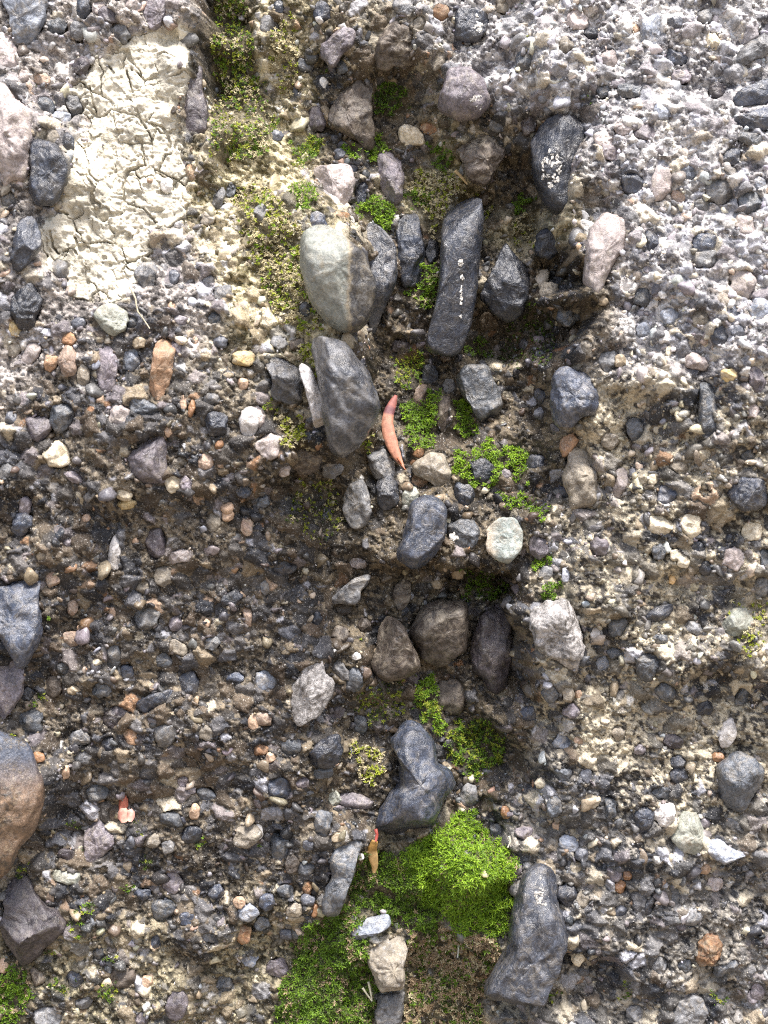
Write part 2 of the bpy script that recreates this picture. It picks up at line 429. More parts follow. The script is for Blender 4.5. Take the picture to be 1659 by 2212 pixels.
# ------------------------------------------------------------------ stones
def stone_mesh(name, pts, rz, Nn=28, K=6, Kb=4, seed=0, boxy=2.3, facets=5, rough=1.0, slope=(0, 0), apex=0.25):
    r = np.random.default_rng(seed)
    ring = spline_closed(pts, Nn)
    aa = np.linspace(0, 2 * math.pi, Nn, endpoint=False); ring = ring * (1 + rough * (.035 * np.sin(3 * aa + r.uniform(0, 6)) + .03 * np.sin(5 * aa + r.uniform(0, 6)) + .022 * np.sin(8 * aa + r.uniform(0, 6))))[:, None]
    size = math.sqrt(max(np.ptp(ring[:, 0]) * np.ptp(ring[:, 1]), 1)) / 2
    ax, ay = r.uniform(-apex, apex, 2) * size
    V = []
    rows = []
    for k in range(K):
        th = k / K * math.pi / 2
        rr = math.cos(th) ** (2 / boxy); zz = math.sin(th) ** (2 / boxy) * rz; s = math.sin(th) ** 2
        rows.append((ring[:, 0] * rr + ax * s, ring[:, 1] * rr + ay * s, np.full(Nn, zz)))
    back = []
    for k in range(1, Kb):
        th = k / Kb * math.pi / 2
        rr = math.cos(th) ** (2 / boxy); zz = -math.sin(th) ** (2 / boxy) * rz * .8
        back.append((ring[:, 0] * rr, ring[:, 1] * rr, np.full(Nn, zz)))
    allrows = back[::-1] + rows
    for a in allrows: V.append(np.stack(a, 1))
    V = np.vstack(V + [np.array([[0, 0, -rz * .8], [ax, ay, rz]])])
    F4, F3 = [], []
    R = len(allrows); nv = R * Nn
    for k in range(R - 1):
        for i in range(Nn):
            j = (i + 1) % Nn
            F4.append((k * Nn + i, (k + 1) * Nn + i, (k + 1) * Nn + j, k * Nn + j))
    for i in range(Nn):
        j = (i + 1) % Nn
        F3.append((nv, i, j)); F3.append((nv + 1, (R - 1) * Nn + j, (R - 1) * Nn + i))
    # irregular body: flats, lumps, pits
    for f in range(facets):
        n = r.normal(size=3); n[2] = abs(n[2]) * 1.1 + r.uniform(.35, 1.3); n /= np.linalg.norm(n)
        d = V @ n; lim = d.max() * r.uniform(.66, .92)
        e = np.maximum(0, d - lim)
        V -= (e * .96)[:, None] * n
    q = V / size; sd = int(r.integers(1, 9999))
    disp = .17 * noise3(q * 1.7 + 9, sd) + .10 * noise3(q * 3.7 + 5, sd + 1) + .07 * noise3(q * 8 + 3, sd + 2)
    if Nn > 40: disp = disp + .045 * noise3(q * 15, sd + 3) + .028 * noise3(q * 30, sd + 4)
    disp = disp - .05 * np.maximum(0, .5 - 4 * np.abs(noise3(q * 3.4 + 31, sd + 7)))
    nrm = V / (np.array([size, size, rz]) ** 2); nrm /= np.linalg.norm(nrm, axis=1)[:, None] + 1e-9
    V = V + nrm * (disp * size * rough)[:, None] * np.array([.7, .7, 1.0])
    V[:, 2] += V[:, 0] * slope[0] + V[:, 1] * slope[1]
    co = np.stack([V[:, 0], -V[:, 2], -V[:, 1]], 1) * S
    me = bpy.data.meshes.new(name)
    me.from_pydata(co.tolist(), [], [f for f in F4] + [f for f in F3])
    me.polygons.foreach_set('use_smooth', np.ones(len(me.polygons), bool))
    me.update()
    return me

ROOT = {'rock': None}
stone_count = [0]
PLACED = []
def place(poly, mat, label=None, up=.35, thick=.6, big=None, boxy=2.4, facets=5, slope=(0, 0), rough=1.0, name=None, cat='stone', group=None, ctr=None):
    """one stone of the outline `poly`; labelled stones are things of their own, the rest are pebbles cemented in the rock"""
    stone_count[0] += 1
    p = np.array(poly, float)
    c = (p.max(0) + p.min(0)) / 2
    if ctr: c = np.array(ctr, float)
    e = np.ptp(p, axis=0)
    half = min(math.sqrt(e[0] * e[1]) * .5, min(e) * .62)
    rz = half * thick * 1.25
    x, y, h = surf(np.array([c[0]]), np.array([c[1]]))
    hc = float(h[0]) + .6 * float(micro(x, y)[0]) + (up - .3 if label and up < .75 else up - .15) * rz
    k = (D - hc) / D
    wx, wy = to_wall(c[0], c[1], hc)
    big = (label is not None) if big is None else big
    me = stone_mesh('stone', (p - c) * k, rz, *((72, 16, 6) if big else (30, 8, 4)), seed=stone_count[0] * 31 + 5, boxy=boxy, facets=facets, slope=slope, rough=rough)
    loc = world(wx, wy, hc)
    occupy([tuple(q) for q in ((p - c) * .96 + c)])
    if label:
        o = link(name or 'stone', me, M[mat], None, loc)
        tag(o, label, cat, group or 'stones set in the rock face')
    else:
        o = link('pebble', me, M[mat], None, loc)
        PLACED.append(o)
    o['_h'] = hc
    return o

V_ = lambda *pts: list(pts)
big = {}
def B(key, poly, mat, label, **k): big[key] = place(poly, mat, label, **k)

# --- large stones, each a thing
B('bluetop', T(0,0,[(20,-60),(290,-60),(300,60),(270,190),(200,270),(130,310),(90,250),(60,120)]), 'paleblue', 'pale blue-grey stone cut by the top left corner', up=.5)
B('pinkleft', T(0,0,[(-60,560),(110,600),(180,720),(195,900),(190,1100),(100,1180),(-60,1200)]), 'pinkgrey', 'rough pinkish boulder on the left edge beside the cracked clay', up=.3, rough=1.5)
B('redcorner', T(0,0,[(-30,240),(60,230),(110,330),(120,440),(60,470),(-30,440)]), 'pinkgrey', 'pink and grey stone on the left edge under the pale blue one')
B('claygrey', T(0,0,[(930,-20),(1090,-20),(1080,90),(1030,180),(970,190),(930,120)]), 'mauve', 'grey stone at the top edge directly above the clay')
B('clayside', T(0,0,[(1230,400),(1310,410),(1312,560),(1350,740),(1345,900),(1290,1010),(1230,990),(1180,880),(1180,740),(1200,560)]), 'purple', 'long dark purple stone upright against the right side of the clay', up=.5)
B('claydark', T(0,0,[(200,930),(300,915),(400,970),(450,1060),(450,1140),(400,1250),(320,1350),(240,1340),(190,1250),(200,1100)]), 'black', 'rounded blue-black stone on the left side of the cracked clay', up=.6)
B('clayblue', T(0,0,[(150,1420),(220,1410),(265,1500),(260,1600),(200,1700),(110,1760),(70,1700),(90,1550)]), 'blue', 'tilted blue-grey oval stone below the blue-black one by the clay', up=.6)
B('topdark', T(1,0,[(420,300),(470,220),(560,190),(640,210),(630,300),(560,360),(500,440),(430,400)]), 'mauve', 'glossy dark grey stone near the top of the mossy gully', up=.5)
B('topbrown', T(1,0,[(760,330),(850,180),(960,160),(1040,230),(1040,320),(1010,430),(900,450),(800,430)]), 'brown', 'lumpy brownish grey stone above the topmost moss clump', up=.5, rough=1.6)
B('topedge', T(1,0,[(900,-20),(1035,-20),(1035,90),(1000,120),(940,110),(890,60)]), 'grey', 'pale grey pebble hanging from the top edge above the gully', up=.5)
B('topblack', T(1,0,[(1310,70),(1400,60),(1500,90),(1510,180),(1430,270),(1330,270),(1280,210)]), 'black', 'black rounded stone near the top edge, above the round violet stone', up=.4)
B('violet', T(1,0,[(1250,470),(1340,435),(1420,470),(1490,560),(1510,680),(1460,760),(1340,780),(1220,740),(1175,660),(1210,560)]), 'mauve', 'large round violet-grey stone with a smooth top above the gully', up=.9, thick=.8, facets=3, rough=.7)
B('brownblock', T(1,0,[(520,640),(570,530),(680,500),(760,550),(760,680),(770,850),(750,960),(640,930),(520,850),(470,760)]), 'brown', 'blocky dark brown stone left of the topmost moss clump', up=.5, facets=9)
B('creamtop', T(1,0,[(910,850),(970,810),(1040,830),(1090,890),(1070,940),(980,950),(920,910)]), 'cream', 'small cream and ochre stone under the topmost moss clump', up=.6)
B('mauvegrey', T(1,0,[(380,1110),(500,1060),(620,1090),(640,1180),(620,1300),(560,1370),(480,1330),(430,1220)]), 'pinkgrey', 'pale mauve wedge-shaped stone above the pale green one', up=.6)
B('pinkoval', T(1,0,[(790,1000),(870,970),(940,1030),(955,1160),(945,1300),(890,1340),(830,1260),(790,1140)]), 'mauve', 'upright pinkish grey oval stone ringed by moss in the upper gully', up=.5)
B('tanlump', T(1,0,[(1290,960),(1400,880),(1540,890),(1600,1000),(1570,1100),(1500,1180),(1400,1180),(1330,1060)]), 'brown', 'crusted tan-brown lump above the long black stone', up=.6, rough=1.6)
B('palegreen', V_((648,545),(665,505),(695,490),(728,500),(765,530),(792,560),(806,605),(811,650),(800,692),(772,720),(735,714),(700,692),(672,655),(655,600)), 'split_pale', 'large pale green stone with a dark striped right flank', up=1.0, thick=.85, rough=.6, facets=4, boxy=2.7)
B('greybehind', V_((770,497),(800,478),(835,500),(860,545),(856,600),(840,650),(812,718),(797,712),(790,600)), 'veined', 'dark grey slab wedged behind the pale green stone', up=.25)
B('bluesliver', V_((860,470),(885,455),(905,475),(915,530),(916,590),(900,615),(870,615),(858,560)), 'blue', 'upright blue-grey stone left of the long black one', up=.5)
B('longblack', V_((958,472),(976,436),(1003,416),(1030,419),(1044,450),(1043,500),(1036,560),(1029,640),(1012,720),(988,772),(950,770),(921,748),(932,690),(945,620),(951,540)), 'black', 'long upright black stone with white mineral spots down its face', up=1.0, thick=.75, boxy=3.0, facets=3, rough=.45)
B('blackangle', V_((1062,585),(1090,530),(1102,530),(1118,560),(1147,580),(1141,640),(1131,680),(1100,691),(1065,675),(1035,652),(1045,620)), 'black', 'angular black stone right of the long upright black one', up=.7, facets=9, boxy=2.8)
B('whitecrust', V_((1150,290),(1165,265),(1210,252),(1250,265),(1262,290),(1256,315),(1242,350),(1230,400),(1237,440),(1215,468),(1190,465),(1168,430),(1150,380),(1147,330)), 'black', 'large blue-black stone carrying a patch of white crust', up=.85, thick=.7, rough=.8)
B('pinktall', V_((1265,520),(1290,475),(1320,455),(1347,465),(1361,490),(1352,530),(1332,560),(1311,600),(1287,650),(1265,610)), 'pinkgrey', 'tall pale pinkish stone at the edge of the right block', up=.7)
B('paletop', T(2,0,[(850,120),(960,100),(975,230),(930,330),(850,315),(835,200)]), 'paleblue', 'pale bluish oblong stone leaning near the top right', up=.6)
B('darkright', T(2,0,[(1440,420),(1500,300),(1690,200),(1690,330),(1560,410)]), 'grey', 'dark grey diagonal stone on the upper right edge', up=.5)
B('slabone', T(2,0,[(1420,640),(1500,580),(1700,510),(1700,660),(1540,690),(1440,680)]), 'blue', 'upper of two stacked blue-grey slabs on the right edge', up=.6, facets=8)
B('slabtwo', T(2,0,[(1430,790),(1520,730),(1700,690),(1700,830),(1540,840)]), 'blue', 'lower of two stacked blue-grey slabs on the right edge', up=.6, facets=8)
B('bandsmall', T(1,1,[(80,640),(150,630),(230,690),(290,760),(300,860),(290,970),(200,960),(110,910),(100,800),(70,720)]), 'banded', 'blue-black stone with pale bands left of the big banded boulder', up=.8, facets=7)
B('bandbig', V_((677,747),(698,732),(728,735),(765,762),(795,805),(812,855),(815,900),(800,940),(770,975),(735,985),(712,965),(700,915),(690,855),(682,797)), 'banded', 'large dark grey banded boulder below the pale green stone', up=1.05, thick=.95, facets=3, boxy=2.2, rough=.7)
B('whiteslab', T(1,1,[(280,720),(340,710),(400,830),(450,960),(480,1100),(390,1130),(355,1000),(320,880)]), 'white', 'narrow whitish slab between the two banded stones', up=1.9)
B('brownround', T(1,1,[(240,1230),(330,1190),(420,1230),(430,1330),(360,1420),(260,1400),(220,1320)]), 'brown', 'rounded brown stone under the whitish slab', up=.6)
B('greyoval', T(1,1,[(1300,760),(1400,700),(1500,730),(1560,820),(1590,930),(1560,1060),(1480,1110),(1430,1060),(1380,950),(1310,860)]), 'slate', 'dark grey oval stone below the foot of the long black stone', up=.75)
B('tangully', T(1,1,[(1060,1330),(1130,1260),(1210,1290),(1270,1400),(1290,1500),(1220,1580),(1140,1480),(1010,1400)]), 'tan', 'smooth tan and grey stone below the red leaf', up=.6)
B('greyleaf', T(1,1,[(720,1290),(790,1240),(870,1300),(900,1400),(860,1480),(770,1440)]), 'grey', 'dark grey stone at the left of the red leaf tip', up=.5)
B('speckled', T(1,1,[(790,1430),(880,1410),(930,1500),(920,1620),(840,1659),(780,1560)]), 'veined', 'speckled black and white stone under the grey one by the leaf tip', up=.55)
B('blackmoss', T(1,1,[(1380,1350),(1450,1305),(1530,1350),(1540,1430),(1470,1480),(1390,1440)]), 'black', 'black stone embedded in the bright moss right of the tan stone', up=.4)
B('bluerough', T(2,1,[(280,770),(370,720),(480,740),(540,850),(545,990),(450,1070),(330,1110),(250,1030),(250,900)]), 'blue', 'rough dark blue stone on the edge of the right block', up=.7, rough=1.3)
B('orangetab', T(2,1,[(310,1190),(400,1140),(450,1160),(390,1260),(325,1300)]), 'orange', 'orange pebble above the tan stone on the right block edge', up=.6)
B('tanright', T(2,1,[(340,1310),(430,1240),(520,1280),(580,1400),(560,1560),(500,1640),(390,1640),(350,1500)]), 'tan', 'large tan and grey weathered stone under the orange pebble', up=.5, rough=1.4)
B('darkbar', T(2,1,[(1220,840),(1270,790),(1320,870),(1320,1180),(1250,1190),(1215,1100)]), 'slate', 'narrow upright dark stone low on the pale right block', up=.6)
B('blackright', T(2,1,[(1420,1480),(1520,1430),(1640,1460),(1670,1560),(1600,1640),(1480,1650),(1410,1560)]), 'black', 'black stone on the right edge halfway down', up=.6)
B('orangeleft', T(0,1,[(1010,540),(1090,510),(1130,580),(1110,800),(1050,920),(980,930),(960,860),(990,700)]), 'orange', 'elongated orange stone in the left block', up=.5)
B('paleleft', T(0,1,[(620,360),(740,300),(820,370),(820,460),(750,520),(680,480),(630,430)]), 'green', 'pale grey-green pebble at the bottom of the clay', up=.7)
B('mauveleft', T(0,1,[(630,620),(700,575),(755,640),(755,820),(710,910),(650,880),(620,760)]), 'mauve', 'upright mauve oval pebble left of the orange stone', up=.4)
B('peachleft', ell(0,1,440,680,60,105), 'peach', 'peach oval pebble, the upright one further left of the orange stone', up=.6)
B('yellow', ell(0,1,1580,662,76,52), 'yellow', 'small yellow oval pebble left of the banded boulder', up=.8, rough=.5)
B('pyramid', T(0,1,[(820,1310),(900,1200),(1030,1130),(1070,1200),(1085,1400),(1030,1500),(930,1480),(860,1420)]), 'mauve', 'pyramid-shaped grey stone with a pale left face on the left block', up=.7, facets=10, boxy=2)
B('bluedot', ell(0,1,1400,1090,78,84), 'black', 'small dark blue stone below the yellow pebble', up=.6)
B('inkyleft', ell(0,1,170,330,92,145,10), 'black', 'lumpy blue-black stone near the left edge below the clay', up=.4, rough=1.6)
B('bluehook', V_((858,1190),(872,1150),(884,1100),(905,1072),(935,1070),(955,1085),(965,1110),(962,1155),(945,1195),(920,1222),(885,1226),(862,1212)), 'blue', 'large glossy dark blue stone on the lip above the dark hollow', up=1.0, thick=.8, facets=5, rough=.8)
B('greyabove', V_((745,1060),(780,1035),(800,1060),(803,1110),(775,1142),(745,1122)), 'grey', 'smooth grey stone left of the glossy dark blue stone', up=.7)
B('greenwhite', V_((1050,1145),(1080,1120),(1110,1120),(1128,1150),(1122,1195),(1100,1215),(1065,1205),(1048,1180)), 'tan_split', 'pale greenish stone with a tan side on the lip above the hollow', up=.8)
B('greylip', V_((967,1135),(1010,1120),(1037,1150),(1022,1182),(985,1188)), 'slate', 'grey stone between the glossy blue and the pale greenish ones', up=.6)
B('wedge', T(1,2,[(480,585),(540,510),(640,430),(720,400),(745,430),(695,500),(645,595)]), 'grey', 'pale grey wedge jutting out left of the dark hollow', up=1.0, facets=7)
B('hollowleft', T(1,2,[(790,780),(860,680),(940,720),(1000,830),(1050,930),(1030,1040),(940,1090),(820,1090),(760,1010),(770,900)]), 'brown', 'brownish grey stone at the left in the dark hollow', up=1.0, thick=.85, facets=3)
B('hollowbrown', T(1,2,[(1000,740),(1090,610),(1190,560),(1330,580),(1370,680),(1370,870),(1300,950),(1200,990),(1080,960),(1035,880),(1000,800)]), 'brown', 'big rounded brown stone in the middle of the dark hollow', up=1.0, thick=.85, facets=3, rough=.8)
B('hollowright', T(1,2,[(1400,860),(1440,680),(1530,600),(1620,640),(1665,760),(1660,1000),(1610,1120),(1540,1190),(1450,1090),(1410,980)]), 'purple', 'upright dark stone at the right in the dark hollow', up=.9, thick=.8, facets=3)
B('hollowsmall', T(1,2,[(880,500),(960,430),(1010,480),(990,590),(930,640),(870,580)]), 'brown', 'small dark brown stone at the top of the dark hollow', up=.4)
B('tanangular', T(1,2,[(220,1190),(310,990),(420,960),(470,1050),(510,1130),(490,1230),(400,1320),(290,1370),(220,1300)]), 'quartz', 'angular whitish stone with tan stains left below the hollow', up=.7, facets=10)
B('blackchip', T(1,2,[(340,1560),(420,1480),(540,1440),(555,1540),(520,1640),(420,1670),(335,1640)]), 'black', 'black angular stone left of the kidney-shaped one', up=.6, facets=8)
B('kidney_a', V_((845,1578),(880,1560),(915,1570),(938,1602),(946,1645),(966,1668),(972,1705),(956,1752),(926,1790),(890,1815),(842,1826),(814,1800),(812,1752),(832,1717),(856,1694),(866,1668),(862,1636),(846,1608)), 'blue', 'large kidney-shaped dark blue stone above the bright moss cushion', up=.8, thick=.75, facets=4, boxy=2.3, rough=1.2, ctr=(908, 1692))
B('quartzlump', T(2,2,[(110,740),(180,600),(320,570),(440,700),(480,850),(470,960),(380,1030),(250,950),(140,850)]), 'quartz', 'large rough whitish grey lump right of the dark hollow', up=.5, rough=1.7)
B('mauveoval', ell(2,2,172,222,62,82,-10), 'mauve', 'small smooth mauve oval stone right of the pale greenish one', up=.6, rough=.5)
B('slatemid', T(2,2,[(810,900),(940,900),(960,980),(920,1070),(860,1100),(800,1030)]), 'slate', 'slate-grey pointed stone with a white spot in the right block', up=.6)
B('greentan', T(2,2,[(1350,740),(1420,640),(1520,620),(1565,720),(1510,780),(1420,810)]), 'green', 'greenish tan stone near the right edge below the middle', up=.5)
B('slableft', T(0,2,[(-40,540),(60,450),(150,400),(230,430),(262,520),(262,640),(272,780),(240,880),(180,960),(120,1000),(60,900),(10,800),(-40,700)]), 'blue', 'long blue-grey slab standing on the left edge', up=.7, facets=8, thick=.5)
B('slabunder', T(0,2,[(-40,880),(80,920),(170,1020),(150,1150),(110,1250),(50,1330),(-40,1350)]), 'mauve', 'mauve-grey stone directly under the blue-grey slab on the left edge', up=.5, facets=7)
B('teardrop', T(0,2,[(730,170),(765,138),(787,190),(782,300),(767,370),(730,378),(693,320),(700,250)]), 'white', 'small pinkish white teardrop pebble on the brown left block', up=.8, rough=.5)
B('brownboulder', V_((-30,1600),(40,1595),(75,1630),(92,1690),(90,1740),(70,1800),(40,1840),(10,1890),(-30,1900)), 'split_brown', 'orange-brown boulder with a blue top on the left edge', up=.6, facets=6, rough=.7)
B('darkleft', T(0,3,[(20,900),(80,720),(150,690),(240,800),(300,880),(390,920),(422,1030),(330,1130),(250,1230),(120,1300),(60,1230),(20,1080)]), 'purple', 'large dark stone near the left edge below the orange-brown boulder', up=.5, facets=8)
B('mauvelow', T(0,3,[(540,540),(560,400),(640,320),(720,400),(742,500),(700,560),(560,640)]), 'mauve', 'dull mauve stone just below the pink petal', up=.6, facets=7)
B('tanlow', T(0,3,[(1510,450),(1560,370),(1659,360),(1690,420),(1659,490),(1590,522),(1525,500)]), 'tan', 'rounded tan-grey stone low on the left block', up=.8)
B('slatelow', T(1,3,[(480,560),(560,480),(690,440),(712,480),(645,570),(640,670),(570,860),(525,960),(430,930),(440,800),(480,680)]), 'slate', 'long slate-grey stone left of the yellow leaf', up=.6, facets=7)
B('tancolumn', T(1,3,[(730,1150),(850,1090),(960,1130),(972,1260),(960,1400),(900,1440),(790,1430),(740,1320)]), 'tan', 'upright tan-grey stone at the bottom between moss patches', up=.9, rough=1.3)
B('darkbottom', T(1,3,[(780,1500),(860,1460),(960,1445),(955,1560),(910,1700),(790,1700)]), 'grey', 'dark stone at the bottom edge under the tan-grey one', up=.8)
B('paleflat', T(1,3,[(595,1040),(700,980),(850,955),(865,1020),(730,1085),(640,1115)]), 'paleblue', 'pale grey flat stone bedded in the dark moss', up=.7)
B('longlow', V_((1108,1960),(1130,1902),(1160,1872),(1195,1882),(1212,1920),(1227,1970),(1217,2022),(1206,2080),(1182,2132),(1160,2182),(1122,2206),(1080,2190),(1048,2150),(1060,2108),(1090,2060),(1102,2010)), 'veined', 'large long blue-black stone at the bottom right of the moss', up=.85, thick=.65, facets=7, boxy=2.8)
B('bigdarkright', V_((1550,1690),(1555,1652),(1590,1625),(1636,1640),(1647,1668),(1630,1722),(1595,1757),(1563,1742)), 'slate', 'dark rough stone near the right edge low down', up=.7)
B('bluelow', T(2,3,[(800,290),(850,220),(912,270),(912,370),(840,440),(795,400)]), 'blue', 'dark blue upright stone left of the yellowish one, lower right', up=.6)
B('yellowgreen', T(2,3,[(1060,380),(1100,290),(1200,290),(1252,380),(1210,540),(1140,562),(1048,480)]), 'green', 'yellowish green-grey stone in the lower right', up=.5)
B('whiteblue', T(2,3,[(1240,520),(1330,460),(1420,520),(1505,560),(1440,622),(1330,602)]), 'paleblue', 'whitish blue pointed stone right of the yellowish one', up=.8)
B('rustlump', T(2,3,[(1200,1200),(1240,1080),(1320,1060),(1362,1180),(1320,1260),(1220,1285)]), 'rust', 'rust-brown crumbly lump near the bottom right', up=.5, rough=1.6)
B('greylow', T(2,3,[(1040,1540),(1140,1470),(1240,1490),(1255,1600),(1190,1690),(1040,1690)]), 'grey', 'pale grey stone at the bottom edge below the rust lump', up=.5)

# --- smaller pebbles cemented in the rock (parts of the rock face)
SPECS = []
def pb(i, j, rows):
    for r_ in rows:
        x, y, rx, ry, a, m = r_[:6]
        SPECS.append((rx * ry, ell(i, j, x, y, rx, ry, a), m))
pb(0,0,[(780,210,85,55,50,'grey'),(530,430,52,66,10,'purple'),(540,55,48,70,0,'blue'),(400,762,82,42,10,'paleblue'),(475,680,55,85,-30,'grey'),(510,195,60,72,0,'grey'),
 (370,170,68,52,0,'slate'),(325,890,60,62,0,'tan'),(1410,1295,42,88,20,'grey'),(1490,1232,40,52,0,'slate'),(1340,1420,50,42,0,'tan'),(290,690,70,60,20,'slate'),(640,60,45,50,0,'pinkgrey'),(700,100,70,48,30,'mauve'),(270,520,60,45,0,'peach'),(60,1290,55,62,0,'grey'),(440,930,45,62,0,'blue'),(150,500,40,50,0,'pinkgrey'),(850,30,50,45,0,'pinkgrey'),(1080,1200,40,50,0,'white')])
pb(1,0,[(390,770,62,95,-15,'purple'),(680,1255,45,92,10,'black'),(605,1092,72,30,5,'blue'),(395,1435,62,66,0,'blue'),(430,90,60,75,0,'black'),(1200,90,60,62,20,'rust'),(1070,165,55,50,0,'tan'),(90,170,70,62,10,'grey'),(560,430,42,55,0,'slate'),(1180,390,45,75,20,'tan'),(320,420,60,48,0,'slate'),(440,530,30,50,0,'white'),(260,590,22,45,0,'grey'),(540,1000,45,40,0,'slate'),(1120,830,60,42,15,'rust'),(1140,1640,50,90,10,'black'),(1600,30,45,55,0,'tan'),(130,880,50,40,0,'grey'),(150,50,40,50,0,'black'),(1560,820,55,40,20,'grey'),(30,1380,45,60,0,'grey'),(1480,1280,36,50,0,'brown')])
pb(2,0,[(82,395,60,74,15,'slate'),(425,130,80,70,0,'pinkgrey'),(510,222,52,42,10,'black'),(630,392,62,70,0,'pinkgrey'),(1300,270,48,62,0,'cream'),(1065,372,85,48,15,'blue'),(1335,592,62,52,0,'purple'),(785,1180,82,78,-20,'blue'),(965,1190,66,120,10,'pinkgrey'),(1425,1022,72,62,-20,'blue'),(1345,1240,105,92,0,'grey'),(1545,1310,92,78,0,'slate'),(110,790,58,78,20,'purple'),(230,1580,80,100,0,'black'),(860,860,70,55,0,'mauve'),(970,730,60,62,0,'paleblue'),(590,590,48,50,0,'slate'),(760,590,80,48,10,'slate'),(690,540,55,32,0,'pinkgrey'),(1090,500,72,50,0,'mauve'),(1240,110,55,58,0,'grey'),(1320,180,45,42,0,'paleblue'),(600,900,72,60,0,'pinkgrey'),(720,830,62,52,0,'pinkgrey'),(635,990,62,48,20,'mauve'),(1250,1580,90,70,10,'blue'),(900,1570,52,75,0,'blue'),(1510,1460,70,75,0,'pinkgrey'),(1080,1280,60,40,30,'peach'),(350,300,52,62,0,'tan'),(795,195,32,38,20,'orange'),(1230,1330,52,45,0,'grey'),(1540,900,90,45,10,'slate'),(1060,150,48,40,0,'slate'),(1600,1190,45,50,0,'paleblue'),(1420,1120,60,38,0,'grey'),(1150,1120,70,45,10,'paleblue'),(460,860,40,30,0,'slate')])
pb(0,1,[(945,135,78,100,15,'grey'),(1440,240,75,48,-20,'grey'),(330,692,42,56,15,'orange'),(845,670,62,78,0,'paleblue'),(95,462,46,58,-15,'yellow'),(770,1035,68,72,20,'pinkgrey'),(250,1112,82,92,0,'mauve'),(395,1035,88,100,0,'slate'),(380,1290,88,78,-30,'cream'),(1610,1075,62,105,0,'white'),(200,625,56,86,20,'pinkgrey'),(1335,1335,54,62,20,'peach'),(1120,1475,50,58,0,'cream'),(1205,1480,48,55,0,'mauve'),(930,985,125,55,20,'slate'),(510,435,48,36,0,'slate'),(445,540,46,48,0,'rust'),(300,495,32,32,0,'paleblue'),(1110,330,26,34,0,'peach'),(1260,555,24,32,0,'orange'),(1190,955,22,52,5,'orange'),(1245,985,24,60,15,'rust'),(75,1055,40,48,0,'blue'),(90,605,46,50,0,'tan'),(1370,930,58,46,0,'grey'),(1090,1130,28,42,0,'orange'),(590,995,28,22,0,'rust'),(1570,830,36,42,0,'peach'),(800,1550,62,38,20,'cream'),(860,430,48,42,0,'slate'),(1420,1225,25,35,30,'rust'),(40,1400,60,50,0,'grey'),(380,90,70,62,20,'grey'),(1125,140,36,52,10,'grey'),(1350,170,42,52,0,'grey'),(1580,1520,52,50,0,'blue'),(1470,1635,46,40,0,'peach'),(1140,600,45,60,10,'mauve'),(540,770,42,75,0,'tan'),(900,560,48,40,0,'tan'),(1430,560,50,40,0,'grey'),(1170,420,45,38,20,'mauve'),(160,1620,42,75,10,'mauve'),(820,1610,70,40,0,'yellow'),(480,1430,66,40,15,'mauve'),(1390,400,48,46,0,'slate'),(1170,1340,50,42,0,'tan')])
pb(1,1,[(1212,1010,48,125,3,'brown'),(1065,905,42,80,15,'peach'),(90,1230,82,92,10,'pinkgrey'),(1050,1462,62,52,20,'orange'),(1052,1272,40,36,0,'rust'),(1000,1565,58,70,20,'green'),(1340,1555,75,85,0,'blue'),(1130,770,66,66,0,'black'),(1250,845,44,52,0,'grey'),(320,345,42,50,0,'slate'),(20,1050,40,95,0,'pinkgrey'),(490,1380,70,62,0,'grey'),(940,580,68,62,0,'purple'),(1020,1340,28,24,0,'rust'),(150,560,56,48,0,'grey'),(270,570,60,42,-10,'brown'),(1620,1420,36,40,0,'pinkgrey'),(1480,1520,36,22,-20,'cream'),(40,1590,50,48,0,'slate'),(180,1380,42,50,0,'pinkgrey'),(1230,660,38,30,0,'brown'),(690,1060,18,24,0,'cream')])
pb(2,1,[(705,1475,54,112,12,'pinkgrey'),(1408,772,56,44,-10,'yellow'),(1190,690,85,56,15,'pinkgrey'),(620,690,66,86,-20,'grey'),(370,375,82,78,0,'slate'),(1490,180,92,98,0,'pinkgrey'),(1350,515,68,72,0,'blue'),(1250,25,90,70,0,'grey'),(738,185,50,50,0,'white'),(800,1120,62,82,0,'slate'),(1005,1550,70,72,0,'blue'),(1585,800,52,98,-15,'mauve'),(330,1530,60,42,0,'blue'),(165,1340,82,58,-10,'black'),(200,905,58,60,0,'black'),(485,590,42,58,0,'tan'),(1030,390,62,62,20,'paleblue'),(1430,370,46,44,0,'blue'),(1600,350,66,75,0,'paleblue'),(1215,400,62,66,0,'tan'),(590,290,36,36,0,'tan'),(850,260,66,72,20,'slate'),(945,130,30,36,0,'cream'),(890,90,40,24,10,'pinkgrey'),(1530,1290,62,40,-20,'slate'),(180,1020,42,40,0,'grey'),(1015,620,20,42,10,'cream'),(640,1200,70,52,15,'tan'),(1250,1280,52,42,0,'cream'),(1080,1370,70,50,15,'tan'),(410,500,40,36,0,'brown'),(860,480,60,48,0,'paleblue'),(240,230,72,56,10,'tan'),(1460,490,42,40,0,'grey'),(1560,1000,42,50,0,'pinkgrey'),(910,1450,32,36,0,'cream'),(980,250,30,30,0,'white'),(700,680,40,44,0,'tan')])
